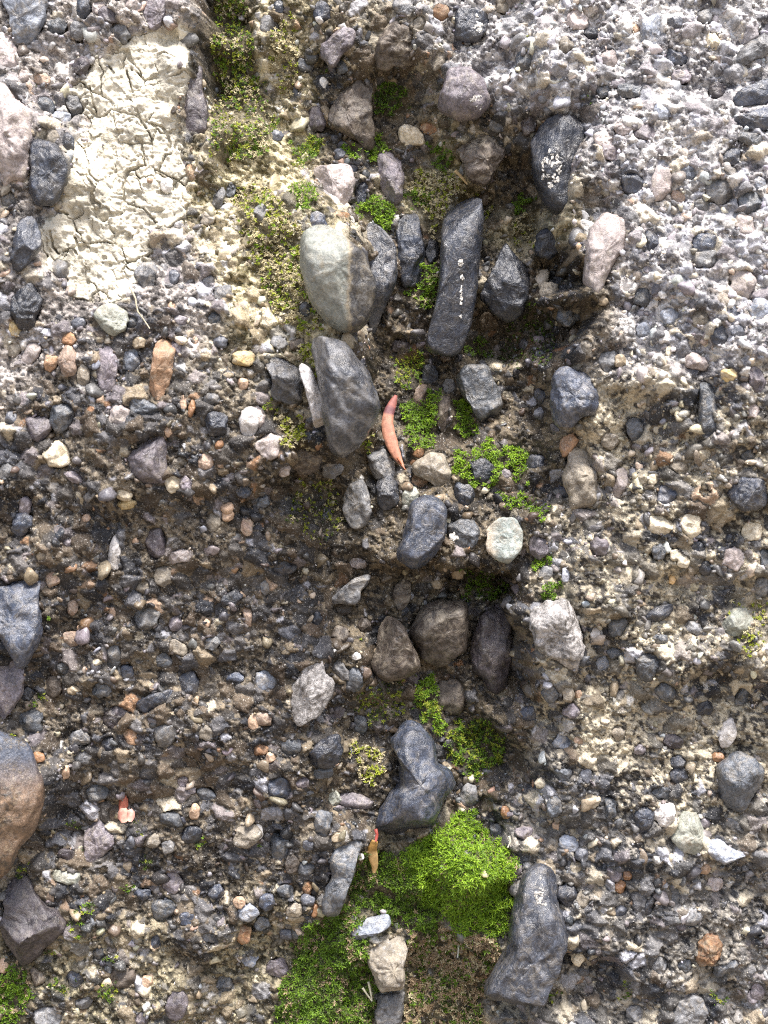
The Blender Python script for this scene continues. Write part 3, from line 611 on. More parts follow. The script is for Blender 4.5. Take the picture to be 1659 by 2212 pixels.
pb(0,2,[(470,610,38,58,5,'peach'),(340,432,46,56,-15,'peach'),(465,825,58,58,0,'peach'),(740,935,54,88,5,'slate'),(950,680,92,88,0,'grey'),(1490,560,86,48,-25,'black'),(1000,1225,130,52,-28,'blue'),(735,1325,95,72,-35,'purple'),(1075,1450,80,88,20,'grey'),(845,1455,52,60,0,'orange'),(1222,1110,64,80,0,'black'),(1600,670,42,72,0,'peach'),(1598,95,44,58,0,'peach'),(1055,412,60,72,0,'tan'),(1170,285,88,46,-15,'pinkgrey'),(140,80,68,88,10,'blue'),(820,1030,52,50,0,'blue'),(1015,200,78,115,0,'purple'),(1160,880,74,42,30,'tan'),(200,1355,82,85,0,'slate'),(350,1130,58,72,0,'brown'),(725,650,28,36,-10,'orange'),(530,760,38,24,15,'peach'),(435,200,30,28,0,'pinkgrey'),(880,185,26,24,0,'orange'),(1335,720,28,32,0,'orange'),(480,1150,46,38,0,'tan'),(180,1180,46,48,0,'black'),(930,480,60,52,0,'tan'),(1475,20,42,42,0,'peach'),(660,1150,60,55,0,'slate'),(520,1470,70,58,0,'grey'),(1525,1075,60,36,-10,'blue'),(1340,1430,55,56,10,'tan'),(410,1010,52,40,0,'slate'),(1640,1360,40,50,0,'peach'),(530,1590,62,52,0,'grey'),(1060,960,55,52,0,'slate'),(1380,60,50,66,0,'tan'),(560,40,34,30,0,'orange'),(280,280,48,40,0,'tan'),(650,400,90,28,8,'slate'),(1140,720,44,60,0,'mauve'),(1370,850,60,46,0,'slate'),(700,1500,46,60,10,'black'),(250,1590,42,36,0,'rust')])
pb(1,2,[(70,1090,80,76,-10,'paleblue'),(545,1015,42,85,-30,'grey'),(640,1085,58,90,0,'slate'),(680,1375,52,64,0,'slate'),(45,1345,62,48,20,'peach'),(1270,1190,92,130,-15,'brown'),(560,630,82,36,-5,'brown'),(660,330,60,40,10,'pinkgrey'),(185,360,85,50,-10,'black'),(30,1540,52,42,0,'rust'),(530,1290,46,52,0,'mauve'),(390,690,38,48,0,'purple'),(100,1590,40,36,0,'peach'),(230,1520,75,55,0,'slate'),(1170,470,42,32,0,'tan'),(650,930,36,30,0,'white'),(540,800,70,60,0,'brown'),(700,740,52,50,0,'brown'),(60,500,36,60,0,'grey'),(1010,1080,60,50,10,'purple')])
pb(2,2,[(680,730,78,82,10,'slate'),(955,655,102,46,-25,'black'),(550,785,48,52,0,'white'),(742,415,46,62,10,'cream'),(1036,436,22,32,0,'yellow'),(1255,360,50,50,0,'black'),(1645,300,46,86,0,'slate'),(1615,485,56,80,-10,'grey'),(365,1180,44,66,-15,'tan'),(690,1430,42,58,0,'tan'),(100,1312,58,66,0,'blue'),(1400,1430,52,100,15,'white'),(960,80,95,68,0,'cream'),(1155,85,70,86,0,'cream'),(390,1290,60,48,0,'mauve'),(1335,1590,42,32,0,'rust'),(1490,1190,52,72,0,'slate'),(1245,1270,66,48,0,'black'),(220,400,52,50,0,'grey'),(350,410,28,50,0,'paleblue'),(590,980,50,52,0,'paleblue'),(430,1180,24,28,0,'orange'),(430,1480,34,28,10,'orange'),(1000,1160,70,60,30,'slate'),(400,890,44,55,0,'pinkgrey'),(810,515,34,22,0,'peach'),(1430,300,72,75,0,'pinkgrey'),(680,920,62,40,0,'slate'),(960,830,52,40,0,'slate'),(1190,760,100,44,30,'grey'),(560,230,60,66,0,'mauve'),(1210,220,46,48,0,'black'),(1040,1490,66,58,0,'purple'),(1080,1620,58,45,0,'blue'),(660,1150,28,60,10,'tan'),(1560,130,80,66,0,'cream'),(1110,320,40,46,0,'cream'),(1060,280,40,42,0,'cream'),(250,1180,58,60,0,'slate'),(330,1500,70,62,20,'paleblue'),(830,1540,40,34,0,'mauve'),(950,260,45,52,0,'slate')])
pb(0,3,[(635,150,88,62,-10,'slate'),(850,472,40,46,10,'slate'),(430,562,56,42,10,'purple'),(440,705,120,42,12,'green'),(1115,335,82,50,10,'slate'),(1245,430,70,58,0,'black'),(1115,745,74,82,10,'mauve'),(1065,930,80,86,0,'slate'),(1400,800,56,48,-15,'blue'),(1578,1080,48,72,10,'rust'),(485,1360,70,58,35,'blue'),(1145,1535,72,105,10,'mauve'),(800,1350,86,78,-20,'brown'),(310,1610,100,66,15,'grey'),(920,1625,46,60,10,'mauve'),(1090,510,46,46,0,'grey'),(985,470,60,50,0,'tan'),(250,1345,46,70,-10,'brown'),(640,1195,46,46,0,'slate'),(1215,980,60,46,0,'blue'),(1600,935,68,60,0,'paleblue'),(1262,285,34,56,10,'peach'),(1185,85,42,50,0,'mauve'),(1610,1245,60,42,10,'paleblue'),(425,30,28,50,0,'peach'),(955,1385,36,44,0,'peach'),(1010,1120,40,58,0,'blue'),(930,820,58,38,10,'blue'),(1240,140,30,30,0,'pinkgrey'),(20,1280,40,50,0,'peach'),(50,850,32,40,0,'orange'),(740,290,42,60,0,'brown'),(1370,1090,60,46,15,'grey'),(540,1520,62,42,10,'grey'),(1550,870,42,40,0,'peach'),(1330,170,70,42,10,'slate'),(700,1280,36,56,0,'slate'),(1450,1400,60,66,0,'slate')])
pb(1,3,[(150,125,88,80,-10,'blue'),(150,500,66,108,0,'slate'),(640,210,130,48,10,'mauve'),(500,205,52,62,0,'green'),(435,360,58,92,0,'slate'),(70,870,58,58,0,'blue'),(250,920,66,48,0,'tan'),(335,860,50,40,15,'blue'),(335,775,44,48,20,'rust'),(200,800,60,46,0,'slate'),(15,410,32,56,0,'white'),(235,620,44,62,0,'brown'),(1385,180,66,86,0,'grey'),(1620,285,36,42,0,'rust'),(340,500,40,36,0,'slate'),(330,650,70,46,0,'slate'),(530,450,44,30,-10,'tan'),(380,920,22,52,10,'rust'),(300,90,52,42,0,'mauve'),(140,1290,70,66,0,'mauve'),(1560,410,46,56,10,'slate'),(40,1010,52,46,0,'slate'),(680,575,22,24,0,'white'),(200,1080,50,40,0,'grey'),(430,30,80,40,0,'slate')])
pb(2,3,[(275,250,52,76,0,'slate'),(635,260,44,92,0,'slate'),(1080,40,62,56,0,'blue'),(358,820,66,74,0,'black'),(985,300,76,82,10,'white'),(700,770,40,46,0,'rust'),(750,690,32,36,0,'rust'),(900,865,32,98,20,'black'),(1385,1285,100,40,-30,'slate'),(370,490,72,52,20,'paleblue'),(1315,750,60,48,0,'pinkgrey'),(1165,965,62,62,0,'grey'),(660,680,56,60,0,'mauve'),(420,645,44,46,0,'cream'),(60,790,80,80,0,'grey'),(960,160,70,46,10,'slate'),(1440,370,72,32,35,'grey'),(1090,1010,50,44,0,'mauve'),(460,850,42,58,0,'tan'),(290,370,30,28,0,'peach'),(1250,650,40,44,0,'peach'),(520,210,58,52,0,'cream'),(190,100,42,40,0,'cream'),(430,1230,50,52,0,'cream'),(770,870,22,16,0,'orange'),(1590,1440,46,66,0,'mauve'),(800,1590,62,58,0,'grey'),(450,560,46,40,10,'grey'),(1120,1280,50,42,0,'slate'),(960,1280,60,60,20,'grey'),(700,920,46,40,0,'grey'),(640,930,40,30,0,'green'),(1560,1480,40,46,0,'mauve'),(1060,830,34,80,5,'grey'),(80,430,60,56,0,'mauve'),(1250,350,36,36,0,'pinkgrey'),(1630,430,42,60,0,'tan'),(330,40,60,42,10,'slate'),(480,50,40,50,0,'slate')])
SPECS.sort(key=lambda q: -q[0])
for _a, poly, m in SPECS[:300]:
    place(poly, m, None, up=random.uniform(-.25, .35), boxy=random.uniform(2.0, 3.0), facets=random.randint(6, 10), rough=random.uniform(1.0, 2.0))
EXTRA = []                                        # the smallest ones go into the gravel
for _a, poly, m in SPECS[300:]:
    o = place(poly, m, None, up=random.uniform(.3, .6))
    PLACED.remove(o); EXTRA.append((o, m))
print('stones', len(big), 'pebbles', len(PLACED), 'extra', len(EXTRA))
# ------------------------------------------------------------------ moss
GB = ((.08, .17, .008), (.33, .50, .03))           # bright
GM = ((.06, .125, .010), (.2, .33, .025))           # mid
GD = ((.028, .045, .01), (.09, .13, .022))        # dark
GO = ((.17, .21, .015), (.42, .46, .05))           # olive
GC = ((.40, .33, .17), (.70, .63, .42))           # dead, cream
GT = ((.24, .16, .085), (.52, .40, .26))          # dead, tan-brown
MOSS = [  # name key, outline, [(palette, share)], spacing, leaf length, leaf width, label
 ('bright', V_((935,1795),(985,1752),(1040,1768),(1080,1815),(1118,1850),(1108,1900),(1102,1960),(1092,2010),(1040,2022),(980,2002),(925,1960),(890,1905),(850,1860),(880,1820)), [(GB,.72),(GM,.24),(GT,.04)], 5.4, 10.5, 2.0, 'bright green star-leaved moss cushion below the kidney-shaped stone'),
 ('darkleaf', V_((765,1850),(850,1830),(900,1895),(965,1995),(930,2035),(850,2000),(800,1960),(742,1952),(755,1900)), [(GM,.55),(GD,.4),(GT,.05)], 4.8, 9, 2.5, 'dark green moss around the yellow leaf'),
 ('lowleft', V_((632,2045),(700,1960),(750,1948),(800,1990),(795,2060),(803,2130),(812,2240),(590,2240),(610,2130)), [(GM,.6),(GD,.3),(GT,.1)], 5.4, 10, 2.6, 'wide mid-green moss patch at the bottom edge left of the tan-grey stone'),
 ('tanlow', V_((890,2030),(960,2010),(1060,2020),(1085,2055),(1050,2110),(1042,2240),(870,2240),(870,2120)), [(GT,.5),(GC,.2),(GM,.2),(GD,.1)], 5, 9, 2.8, 'half dead brown moss at the bottom beside the long blue-black stone'),
 ('top', V_((812,200),(845,190),(875,192),(890,230),(850,258),(812,245)), [(GM,.6),(GD,.4)], 5, 8, 2.4, 'topmost green moss clump in the gully beside the brown block'),
 ('belowbrown', V_((738,312),(770,303),(820,300),(845,308),(820,338),(770,348),(745,335)), [(GB,.5),(GM,.5)], 5, 8, 2.4, 'green moss strip along the underside of the brown block'),
 ('besidemauve', V_((628,400),(660,382),(692,420),(692,452),(640,442)), [(GB,.5),(GM,.4),(GC,.1)], 5, 8, 2.4, 'green moss tuft left of the pale mauve wedge-shaped stone'),
 ('leftupper', V_((632,310),(680,293),(693,335),(660,357),(628,345)), [(GM,.7),(GO,.3)], 5, 8, 2.4, 'green moss tuft above the pale mauve wedge-shaped stone'),
 ('ovalfoot', V_((772,440),(820,425),(852,450),(842,512),(810,495),(772,468)), [(GB,.7),(GM,.3)], 5, 8.5, 2.5, 'bright moss clump at the foot of the pinkish oval stone'),
 ('leafright', V_((866,885),(905,845),(945,850),(952,905),(940,968),(900,965),(880,925)), [(GB,.4),(GM,.6)], 5.2, 9, 2.5, 'green moss just right of the red leaf'),
 ('ovalleft', V_((968,865),(1010,855),(1032,920),(1002,945)), [(GB,.4),(GM,.6)], 5.2, 9, 2.4, 'green moss strip left of the dark grey oval stone'),
 ('gullybright', V_((982,980),(1050,958),(1120,968),(1148,1000),(1135,1045),(1095,1020),(1060,1040),(1012,1062),(982,1032)), [(GB,.85),(GM,.15)], 5.2, 9, 2.5, 'bright green moss around the black stone right of the tan one'),
 ('hollowfoot', V_((898,1462),(930,1450),(948,1520),(962,1585),(920,1565),(898,1520)), [(GB,.35),(GM,.45),(GO,.2)], 5.2, 9, 2.6, 'green moss strip below the big brown stone of the hollow'),
 ('kidneyright', V_((972,1560),(1050,1558),(1092,1590),(1082,1650),(1030,1682),(982,1652),(965,1620)), [(GM,.55),(GO,.25),(GD,.2)], 5.8, 8.5, 2.6, 'green moss to the right of the kidney-shaped stone'),
 ('gullyleft', V_((450,10),(520,-10),(545,60),(560,200),(602,260),(562,332),(482,362),(448,300),(470,200)), [(GO,.3),(GM,.3),(GD,.1),(GC,.3)], 6, 7.5, 2.6, 'patchy olive moss right of the clay at the top of the gully'),
 ('diagonal', V_((500,395),(600,420),(642,480),(662,600),(705,700),(665,725),(602,685),(560,600),(520,500)), [(GC,.62),(GO,.3),(GB,.08)], 5.8, 7, 3.0, 'cream and olive moss strip left of the pale green stone'),
 ('boulder', V_((640,738),(700,738),(722,790),(734,850),(705,875),(682,820),(650,780)), [(GC,.55),(GO,.45)], 5.2, 7, 2.8, 'cream moss lying over the top of the big banded boulder'),
 ('corner', V_((-30,2085),(60,2075),(72,2140),(35,2240),(-30,2240)), [(GB,.25),(GM,.65),(GT,.1)], 6, 9, 2.8, 'green moss in the bottom left corner'),
 # scattered film, not countable
 (None, V_((980,320),(910,312),(985,345),(960,368),(915,345)), [(GM,1)], 5, 8, 2.4, None),
 (None, V_((878,420),(900,398),(932,430),(920,462),(890,452)), [(GM,.8),(GD,.2)], 5, 8, 2.4, None),
 (None, V_((840,780),(900,758),(932,800),(920,845),(858,842)), [(GO,.4),(GM,.6)], 6.5, 7.5, 2.4, None),
 (None, V_((1058,1070),(1120,1058),(1182,1100),(1172,1122),(1108,1102)), [(GB,.6),(GM,.4)], 6, 8, 2.4, None),
 (None, V_((598,888),(650,898),(672,982),(620,965)), [(GC,.5),(GO,.5)], 5.5, 7, 2.8, None),
 (None, V_((915,560),(948,580),(940,652),(900,662),(868,640),(900,610)), [(GB,.5),(GM,.3),(GC,.2)], 5.5, 8, 2.5, None),
 (None, V_((1150,1200),(1180,1193),(1192,1215),(1155,1227)), [(GB,.7),(GM,.3)], 5, 7, 2.4, None),
 (None, V_((1175,1268),(1215,1264),(1218,1284),(1180,1288)), [(GM,1)], 5, 7, 2.4, None),
 (None, V_((1108,428),(1152,428),(1152,462),(1114,462)), [(GM,1)], 5.5, 7.5, 2.4, None),
 (None, V_((1000,1228),(1080,1238),(1100,1282),(1040,1302),(1000,1292)), [(GM,.7),(GD,.3)], 6, 8, 2.4, None),
 (None, V_((880,368),(980,368),(1002,420),(962,452),(942,545),(900,470)), [(GC,.78),(GO,.22)], 5.6, 7, 3.0, None),
 (None, V_((1088,468),(1160,458),(1172,522),(1108,532)), [(GC,.85),(GO,.15)], 5.6, 7, 3.0, None),
 (None, V_((758,1600),(820,1610),(842,1680),(800,1702),(768,1670)), [(GC,.4),(GO,.6)], 6, 7.5, 2.6, None),
 (None, V_((560,60),(640,40),(650,200),(600,220)), [(GC,.7),(GO,.3)], 7, 7, 2.8, None),
 (None, V_((1020,420),(1060,420),(1060,470),(1040,480)), [(GC,.6),(GO,.4)], 7, 7, 2.8, None),
 (None, V_((1000,740),(1060,730),(1060,780),(1000,790)), [(GM,1)], 6, 7.5, 2.4, None),
 (None, V_((760,1500),(860,1460),(880,1540),(800,1570)), [(GO,.5),(GD,.5)], 8, 7, 2.4, None),
 (None, V_((780,920),(815,905),(822,1000),(790,990)), [(GO,.5),(GM,.3),(GC,.2)], 7.5, 7, 2.4, None),
 (None, V_((640,1040),(720,1030),(740,1140),(680,1180),(620,1120)), [(GO,.6),(GD,.2),(GC,.2)], 8, 7, 2.4, None),
 (None, V_((1120,640),(1200,700),(1180,790),(1080,790),(1090,700)), [(GD,.6),(GM,.4)], 8, 7, 2.4, None),
 (None, V_((1550,1320),(1659,1290),(1659,1400),(1600,1420)), [(GC,.6),(GO,.4)], 8, 6.5, 2.6, None),
]
for (ex, ey, er) in [(80,1512,26),(32,1590,22),(165,1785,22),(192,1835,20),(242,2075,20),(236,2130,26),(105,2050,22),(200,1962,18),(430,1822,22),(370,1352,20),(100,1340,14),(75,190,9),(170,1990,30),(130,2120,30),(590,880,18),(1195,2155,26),(1350,2142,26),(1560,2152,22),(60,1880,20),(270,1930,20),(320,1860,20),(770,1390,12),(980,1010,10),(930,1030,12),(1130,90,12),(1115,20,12),(1270,210,18),(300,1790,16),(560,1830,10),(700,150,12),(740,140,14),(575,185,16),(590,90,14)]:
    MOSS.append((None, [(ex + er * .75 * math.cos(a) * random.uniform(.6, 1.2), ey + er * .75 * math.sin(a) * random.uniform(.6, 1.2)) for a in np.linspace(0, 6.28, 9)[:-1]], [(GM,.3),(GO,.25),(GD,.45)], 7, 6.5, 2.2, None))
MOSSR = np.zeros_like(OCC)
for mm in MOSS: MOSSR = np.maximum(MOSSR, raster(mm[1]) * (1.0 if mm[3] < 5.9 or mm[0] else .4))
MOSSB = blur(MOSSR, 4)

# ------------------------------------------------------------------ colour zones of the rock
ZP = {
 'A': [(1300,150),(1450,300),(1600,150),(1500,500),(1600,650),(1400,650),(1350,250),(1250,180),(1100,120),(1640,420),(1500,740)],
 'B': [(560,350),(560,550),(620,620),(920,400),(1120,495),(600,150),(520,450),(960,420)],
 'C': [(300,800),(150,900),(400,1000),(300,1150),(500,1200),(200,1300),(400,1400),(250,1600),(500,1600),(350,1800),(200,1950),(450,2000),(600,1800),(100,1150),(600,1400)],
 'D': [(870,560),(1000,800),(1080,600),(1200,650),(850,900),(1000,950),(900,700),(1090,920),(800,300),(870,280),(1130,380),(960,1040),(1050,1400),(880,1620),(1000,1720),(1050,450),(1150,700),(900,750),(1000,1250),(900,1450),(1050,1550),(480,150),(850,1150),(750,1650),(650,1100),(760,1400),(800,950),(750,200)],
 'E': [(1400,1150),(1550,1150),(1450,1250),(1300,1400),(1500,1500),(1300,1600),(1450,1700),(1550,1400),(1350,950),(1450,900),(1600,1000)],
 'F': [(1250,1700),(1400,1850),(1550,1900),(1300,2000),(1500,2100),(1200,1800),(1600,2150)],
 'G': [(50,50),(100,150),(30,300),(80,250),(300,60),(50,500),(50,750),(200,650),(350,640)],
 'H': [(150,2100),(350,2150),(550,2050),(800,2100),(950,1950)]}
zk = list(ZP); ZX = np.array([p for k in zk for p in ZP[k]], float); ZI = np.array([i for i, k in enumerate(zk) for p in ZP[k]])
def zones(x, y):
    x = np.asarray(x, float); y = np.asarray(y, float)
    wx = x + 90 * noise2(x / 110, y / 110, 71); wy = y + 90 * noise2(x / 110, y / 110, 72)
    out = np.zeros((len(x), len(zk)))
    for a in range(0, len(x), 40000):
        w = 1.0 / (((wx[a:a + 40000, None] - ZX[:, 0]) ** 2 + (wy[a:a + 40000, None] - ZX[:, 1]) ** 2) + 1500.0) ** 2.5
        for i in range(len(zk)): out[a:a + 40000, i] = w[:, ZI == i].sum(1)
    return out / out.sum(1)[:, None]
#        light matrix          dark matrix
MC = np.array([[(.68,.65,.63),(.13,.122,.128)], [(.60,.52,.34),(.12,.1,.045)], [(.2,.165,.12),(.026,.022,.019)], [(.15,.12,.08),(.024,.02,.016)],
               [(.56,.49,.36),(.05,.044,.038)], [(.33,.3,.255),(.036,.035,.036)], [(.5,.45,.41),(.09,.08,.075)], [(.36,.31,.2),(.045,.04,.026)]])
PAL = np.array([(.026,.03,.04),(.09,.094,.11),(.2,.178,.19),(.40,.405,.45),(.54,.475,.36),(.68,.65,.61),(.3,.24,.165),(.42,.29,.2),(.27,.145,.075),(.09,.066,.046)])
#              dk   gr   mv   lt   cr   wh   tn   pe   ru   br
PW = np.array([[1.0,1.7,2.6,3.4,1.6,2.4,0.4,.15,.06,.4], [.5,.9,.5,.5,4,1.4,2,.2,.08,.7], [4.6,3.8,1.6,.4,.4,.05,1.1,.25,.25,3.0], [3,2.0,.6,.3,.5,.1,1,.1,.15,3],
               [3.4,2.8,1.0,.6,2.2,.5,.9,.08,.1,1.2], [4.0,3.8,1.4,.8,1.1,.2,.7,.08,.15,1.2], [1.1,2.2,2.8,2,1.2,.9,.6,.35,.1,.8], [2,2,.6,.5,1.5,.4,2,.2,.15,1.5]])

# ------------------------------------------------------------------ cracked clay patch outline
CLAY = T(0,0,[(640,350),(760,300),(900,250),(1040,190),(1180,170),(1240,250),(1200,400),(1195,560),(1170,800),(1165,950),(1205,1100),(1225,1250),(1190,1430),(1010,1480),(960,1640),(930,1790),(860,1900),(740,1960),(640,1880),(560,1960),(440,1900),(330,1790),(240,1640),(265,1490),(350,1350),(450,1200),(470,950),(545,780),(440,560),(560,500)])
CLAYR = raster(CLAY); CLAYB = blur(CLAYR, 7)
OCCB = blur(OCC, 5)

def carve(px, py):
    return -22 * np.clip(occ_at(px, py, OCCB) * 1.8 - .8, 0, 1)

def frame_of(x, y, h):
    k = D / (D - h)
    return (x - W / 2) * k + W / 2, (y - H / 2) * k + H / 2

# ------------------------------------------------------------------ the rock face itself: one relief sheet, fine inside the frame, coarse outside
def axis(lo, hi, step, far_lo, far_hi):
    a = list(np.arange(lo, hi + step, step)); s = step * 2; v = lo
    left = []
    while v > far_lo: v -= s; s = min(s * 1.12, 500); left.append(max(v, far_lo))
    s = step * 2; v = a[-1]; right = []
    while v < far_hi: v += s; s = min(s * 1.12, 500); right.append(min(v, far_hi))
    return np.array(left[::-1] + a + right)
ax_ = axis(-60, W + 60, 3.1, -11000, 11000)
ay_ = axis(-60, H + 60, 3.1, -9000, H / 2 + Z0 / S)
gx, gy = np.meshgrid(ax_, ay_)
x, y = gx.ravel(), gy.ravel()
mh = macro(x, y)
fx, fy = frame_of(x, y, mh)
def clay_at(a, b):
    return occ_at(a + 34 * noise2(a / 30, b / 30, 81) + 16 * noise2(a / 11, b / 11, 83), b + 34 * noise2(a / 30, b / 30, 82) + 16 * noise2(a / 11, b / 11, 84), CLAYB)
cl = clay_at(fx, fy)
hh = mh + micro(x, y) + carve(fx, fy) - 10 * cl
far = np.maximum(0, np.maximum(np.abs(x - W / 2) - W / 2 - 300, np.abs(y - H / 2) - H / 2 - 300))
hh = hh + np.clip(far / 300, 0, 1) * (220 * noise2(x / 900, y / 900, 15) + 90 * noise2(x / 260, y / 260, 16))
zw = zones(fx, fy)
# packed grains over the whole sheet: coarse ones with a matrix of fine crumbs between them
wx = x + 7 * noise2(x / 11, y / 11, 33); wy = y + 7 * noise2(x / 11, y / 11, 34)
e0, a0, b0 = cells(wx, wy * 1.1, 36.0, 303)
e1, a1, b1 = cells(wx, wy * 1.15, 18.0, 101)
e2, a2, b2 = cells(wx + 4 * noise2(x / 5, y / 5, 36), wy, 8.0, 202)
zcf = zw[:, zk.index('C')] + zw[:, zk.index('F')] + .6 * zw[:, zk.index('E')] + .75 * zw[:, zk.index('A')] + .6 * zw[:, zk.index('G')]
bare = np.clip(.5 + 2.2 * fbm2(x / 75, y / 75, 37, 2) - .38 * zcf, 0, 1)            # 1 = fine crust without coarse grains
co0 = (a0 > .80 - .3 * zcf) & (bare < .8); co1 = (a1 > .25 + .75 * bare) & ~co0
g0 = np.sqrt(e0) * (6 + 14 * b0); g1 = np.sqrt(e1) * (3 + 9 * b1); g2 = np.sqrt(e2) * (3 + 9 * b2)
mb = occ_at(fx, fy, MOSSB)
near = np.clip(1 - far / 150, 0, 1) * (1 - .7 * cl) * (1 - .75 * mb)
hh = hh + near * np.where(co0, g0 + .2 * g2, np.where(co1, g1 + .25 * g2, g2 - 2))
tl = np.clip(.5 + 1.5 * fbm2(x / 55, y / 55, 31, 3), 0, 1)               # patches of paler and darker cement
t = np.clip(.75 * tl - .12 + (a2 - .5) * 1.6 + .16, 0, 1)[:, None]
mc = (zw @ MC[:, 0]) * t + (zw @ MC[:, 1]) * (1 - t)
loc = ((zw @ MC[:, 0]) * tl[:, None] + (zw @ MC[:, 1]) * (1 - tl[:, None])) * .8
pw = zw @ PW; pw /= pw.sum(1)[:, None]
for co, aa_, bb_, ee in ((co0, a0 * 9.37 % 1, b0, e0), (co1, a1 * 7.31 % 1, b1, e1)):
    ci = (pw.cumsum(1) > np.clip(aa_, 0, .999)[:, None]).argmax(1)
    gc = PAL[ci] * (.6 + .8 * bb_[:, None]); gc = gc * .62 + loc * .38
    k1 = (co & (ee > .12))[:, None] * near[:, None]
    mc = mc * (1 - k1) + gc * k1
mc = mc * (1 - .7 * mb[:, None]) + np.array([.055, .045, .024]) * .7 * mb[:, None]
mc = mc * (1 - cl[:, None]) + np.array([.46, .42, .33]) * cl[:, None]
nx, ny = len(ax_), len(ay_)
idx = np.arange(nx * ny).reshape(ny, nx)
quads = np.stack([idx[:-1, :-1], idx[1:, :-1], idx[1:, 1:], idx[:-1, 1:]], -1).reshape(-1, 4)
me = mesh_from('rock_face', world(x, y, hh), quads, 4)
set_color(me, mc)
rock = link('rock_face', me, matrix_mat)
tag(rock, 'weathered pebbly conglomerate rock face with a mossy gully down its middle', 'rock face', kind='structure')
for o in PLACED: o.parent = rock                   # rock sits at the world origin, unrotated

# ground in front of the rock
gm = bpy.data.materials.new('bare_soil'); nt, N, L, bs = nodes_of(gm)
n = nd(nt, 'TexNoise', Scale=9.0, Detail=8.0); tcn = N.new('ShaderNodeTexCoord'); L.new(tcn.outputs['Object'], n.inputs['Vector'])
L.new(mixc(nt, rng_map(nt, n.outputs[0], .3, .7), (.10, .075, .05), (.22, .18, .13)), bs.inputs['Base Color']); bs.inputs['Roughness'].default_value = .95
gmesh = bpy.data.meshes.new('ground')
gmesh.from_pydata([(-200, -300, 0), (200, -300, 0), (200, 200, 0), (-200, 200, 0)], [], [(0, 1, 2, 3)])
tag(link('ground', gmesh, gm), 'bare brown soil at the foot of the rock', 'ground', kind='structure')

# ------------------------------------------------------------------ clay patch: finer sheet with open cracks
CR = [(5,[(580,560),(600,660),(620,730)]),(6,[(840,640),(880,710),(920,800),(950,830)]),(11,[(980,800),(1050,820),(1090,880),(1095,945)]),(11,[(575,770),(560,850),(600,905),(650,870),(720,880),(795,940)]),
 (10,[(925,1075),(830,1115),(800,1200),(800,1300),(780,1390)]),(20,[(600,1210),(590,1280),(600,1350),(650,1395),(770,1390)]),(6,[(910,910),(930,1000),(940,1080)]),(12,[(462,930),(458,1060),(460,1185)]),
 (9,[(350,1360),(430,1385)]),(7,[(480,1540),(525,1625)]),(8,[(330,1500),(340,1600),(385,1645)]),(5,[(520,1150),(570,1150),(600,1200)]),(5,[(815,460),(840,540),(860,600)]),(6,[(890,470),(940,530),(1005,498)]),(4,[(960,850),(990,940)]),
 (5,[(700,890),(640,980)]),(4,[(1000,1100),(1130,1150),(1200,1200)]),(5,[(880,1120),(905,1160)]),(4,[(700,420),(740,470)]),(5,[(410,1640),(470,1610),(500,1650)]),(4,[(830,1320),(930,1350),(1010,1440)])]
cax = np.arange(60, 440, 1.9); cay = np.arange(30, 700, 1.9)
cx, cy = np.meshgrid(cax, cay); x, y = cx.ravel(), cy.ravel()
mh = macro(x, y); fx, fy = frame_of(x, y, mh)
ox = fx + 3 * noise2(fx / 9, fy / 9, 41) + 2 * noise2(fx / 4, fy / 4, 43); oy = fy + 3 * noise2(fx / 9, fy / 9, 42) + 2 * noise2(fx / 4, fy / 4, 44)
crack = np.zeros_like(x)
for wd, pl in CR:
    pl = T(0, 0, pl)
    for (x1, y1), (x2, y2) in zip(pl[:-1], pl[1:]):
        dx, dy = x2 - x1, y2 - y1; l2 = dx * dx + dy * dy
        u = np.clip(((ox - x1) * dx + (oy - y1) * dy) / l2, 0, 1)
        d = np.hypot(ox - x1 - u * dx, oy - y1 - u * dy)
        crack = np.maximum(crack, np.clip(1.4 - d / (wd / 3.0 * .5 + .6), 0, 1) * min(1.0, .35 + wd / 12))
for (hx, hy, r1, r2) in [(660, 1385, 45, 36), (790, 1545, 52, 40), (930, 588, 13, 18), (900, 905, 15, 12), (700, 745, 9, 12), (1080, 270, 40, 38), (540, 1610, 30, 26), (1130, 260, 25, 45)]:
    (hx, hy), = T(0, 0, [(hx, hy)])
    crack = np.maximum(crack, np.clip(1.9 - 1.3 * np.hypot((ox - hx) / (r1 / 3), (oy - hy) / (r2 / 3)), 0, 1))
edge = clay_at(fx, fy)
for cs, sd, amt in ((62.0, 401, .8), (27.0, 402, .18)):               # drying cracks between plates, open only in places
    ce, _a, _b = cells(ox + 12 * noise2(ox / 22, oy / 22, 48) , oy * .8 + 12 * noise2(ox / 22, oy / 22, 49), cs, sd)
    crack = np.maximum(crack, amt * np.clip(1 - ce * .55 * cs / 2.6, 0, 1) * np.clip(.25 + 3 * noise2(x / 45, y / 45, sd), 0, 1))
steps = np.floor(2.2 * (fbm2(x / 60 + 3, y / 60, 47, 2) + .5)) * 3.0
h = mh + .5 * micro(x, y) - 1 + 9 * noise2(x / 75, y / 75, 51) + 4 * noise2(x / 26, y / 26, 52) + 2.2 * noise2(x / 9, y / 9, 53) + 1.2 * noise2(x / 4, y / 4, 54) + steps
pits = np.clip(noise2(x / 7, y / 7, 57) - .24, 0, 1) * 22 + np.clip(noise2(x / 16, y / 13, 59) - .3, 0, 1) * 50
h = h - 30 * crack - pits - 34 * np.clip(1.0 - (edge + .6 * noise2(x / 14, y / 14, 55)+ .3 * noise2(x / 6, y / 6, 58)) * 1.6, 0, 1) - 12 * np.clip(occ_at(fx, fy, OCCB) * 1.2, 0, 1)
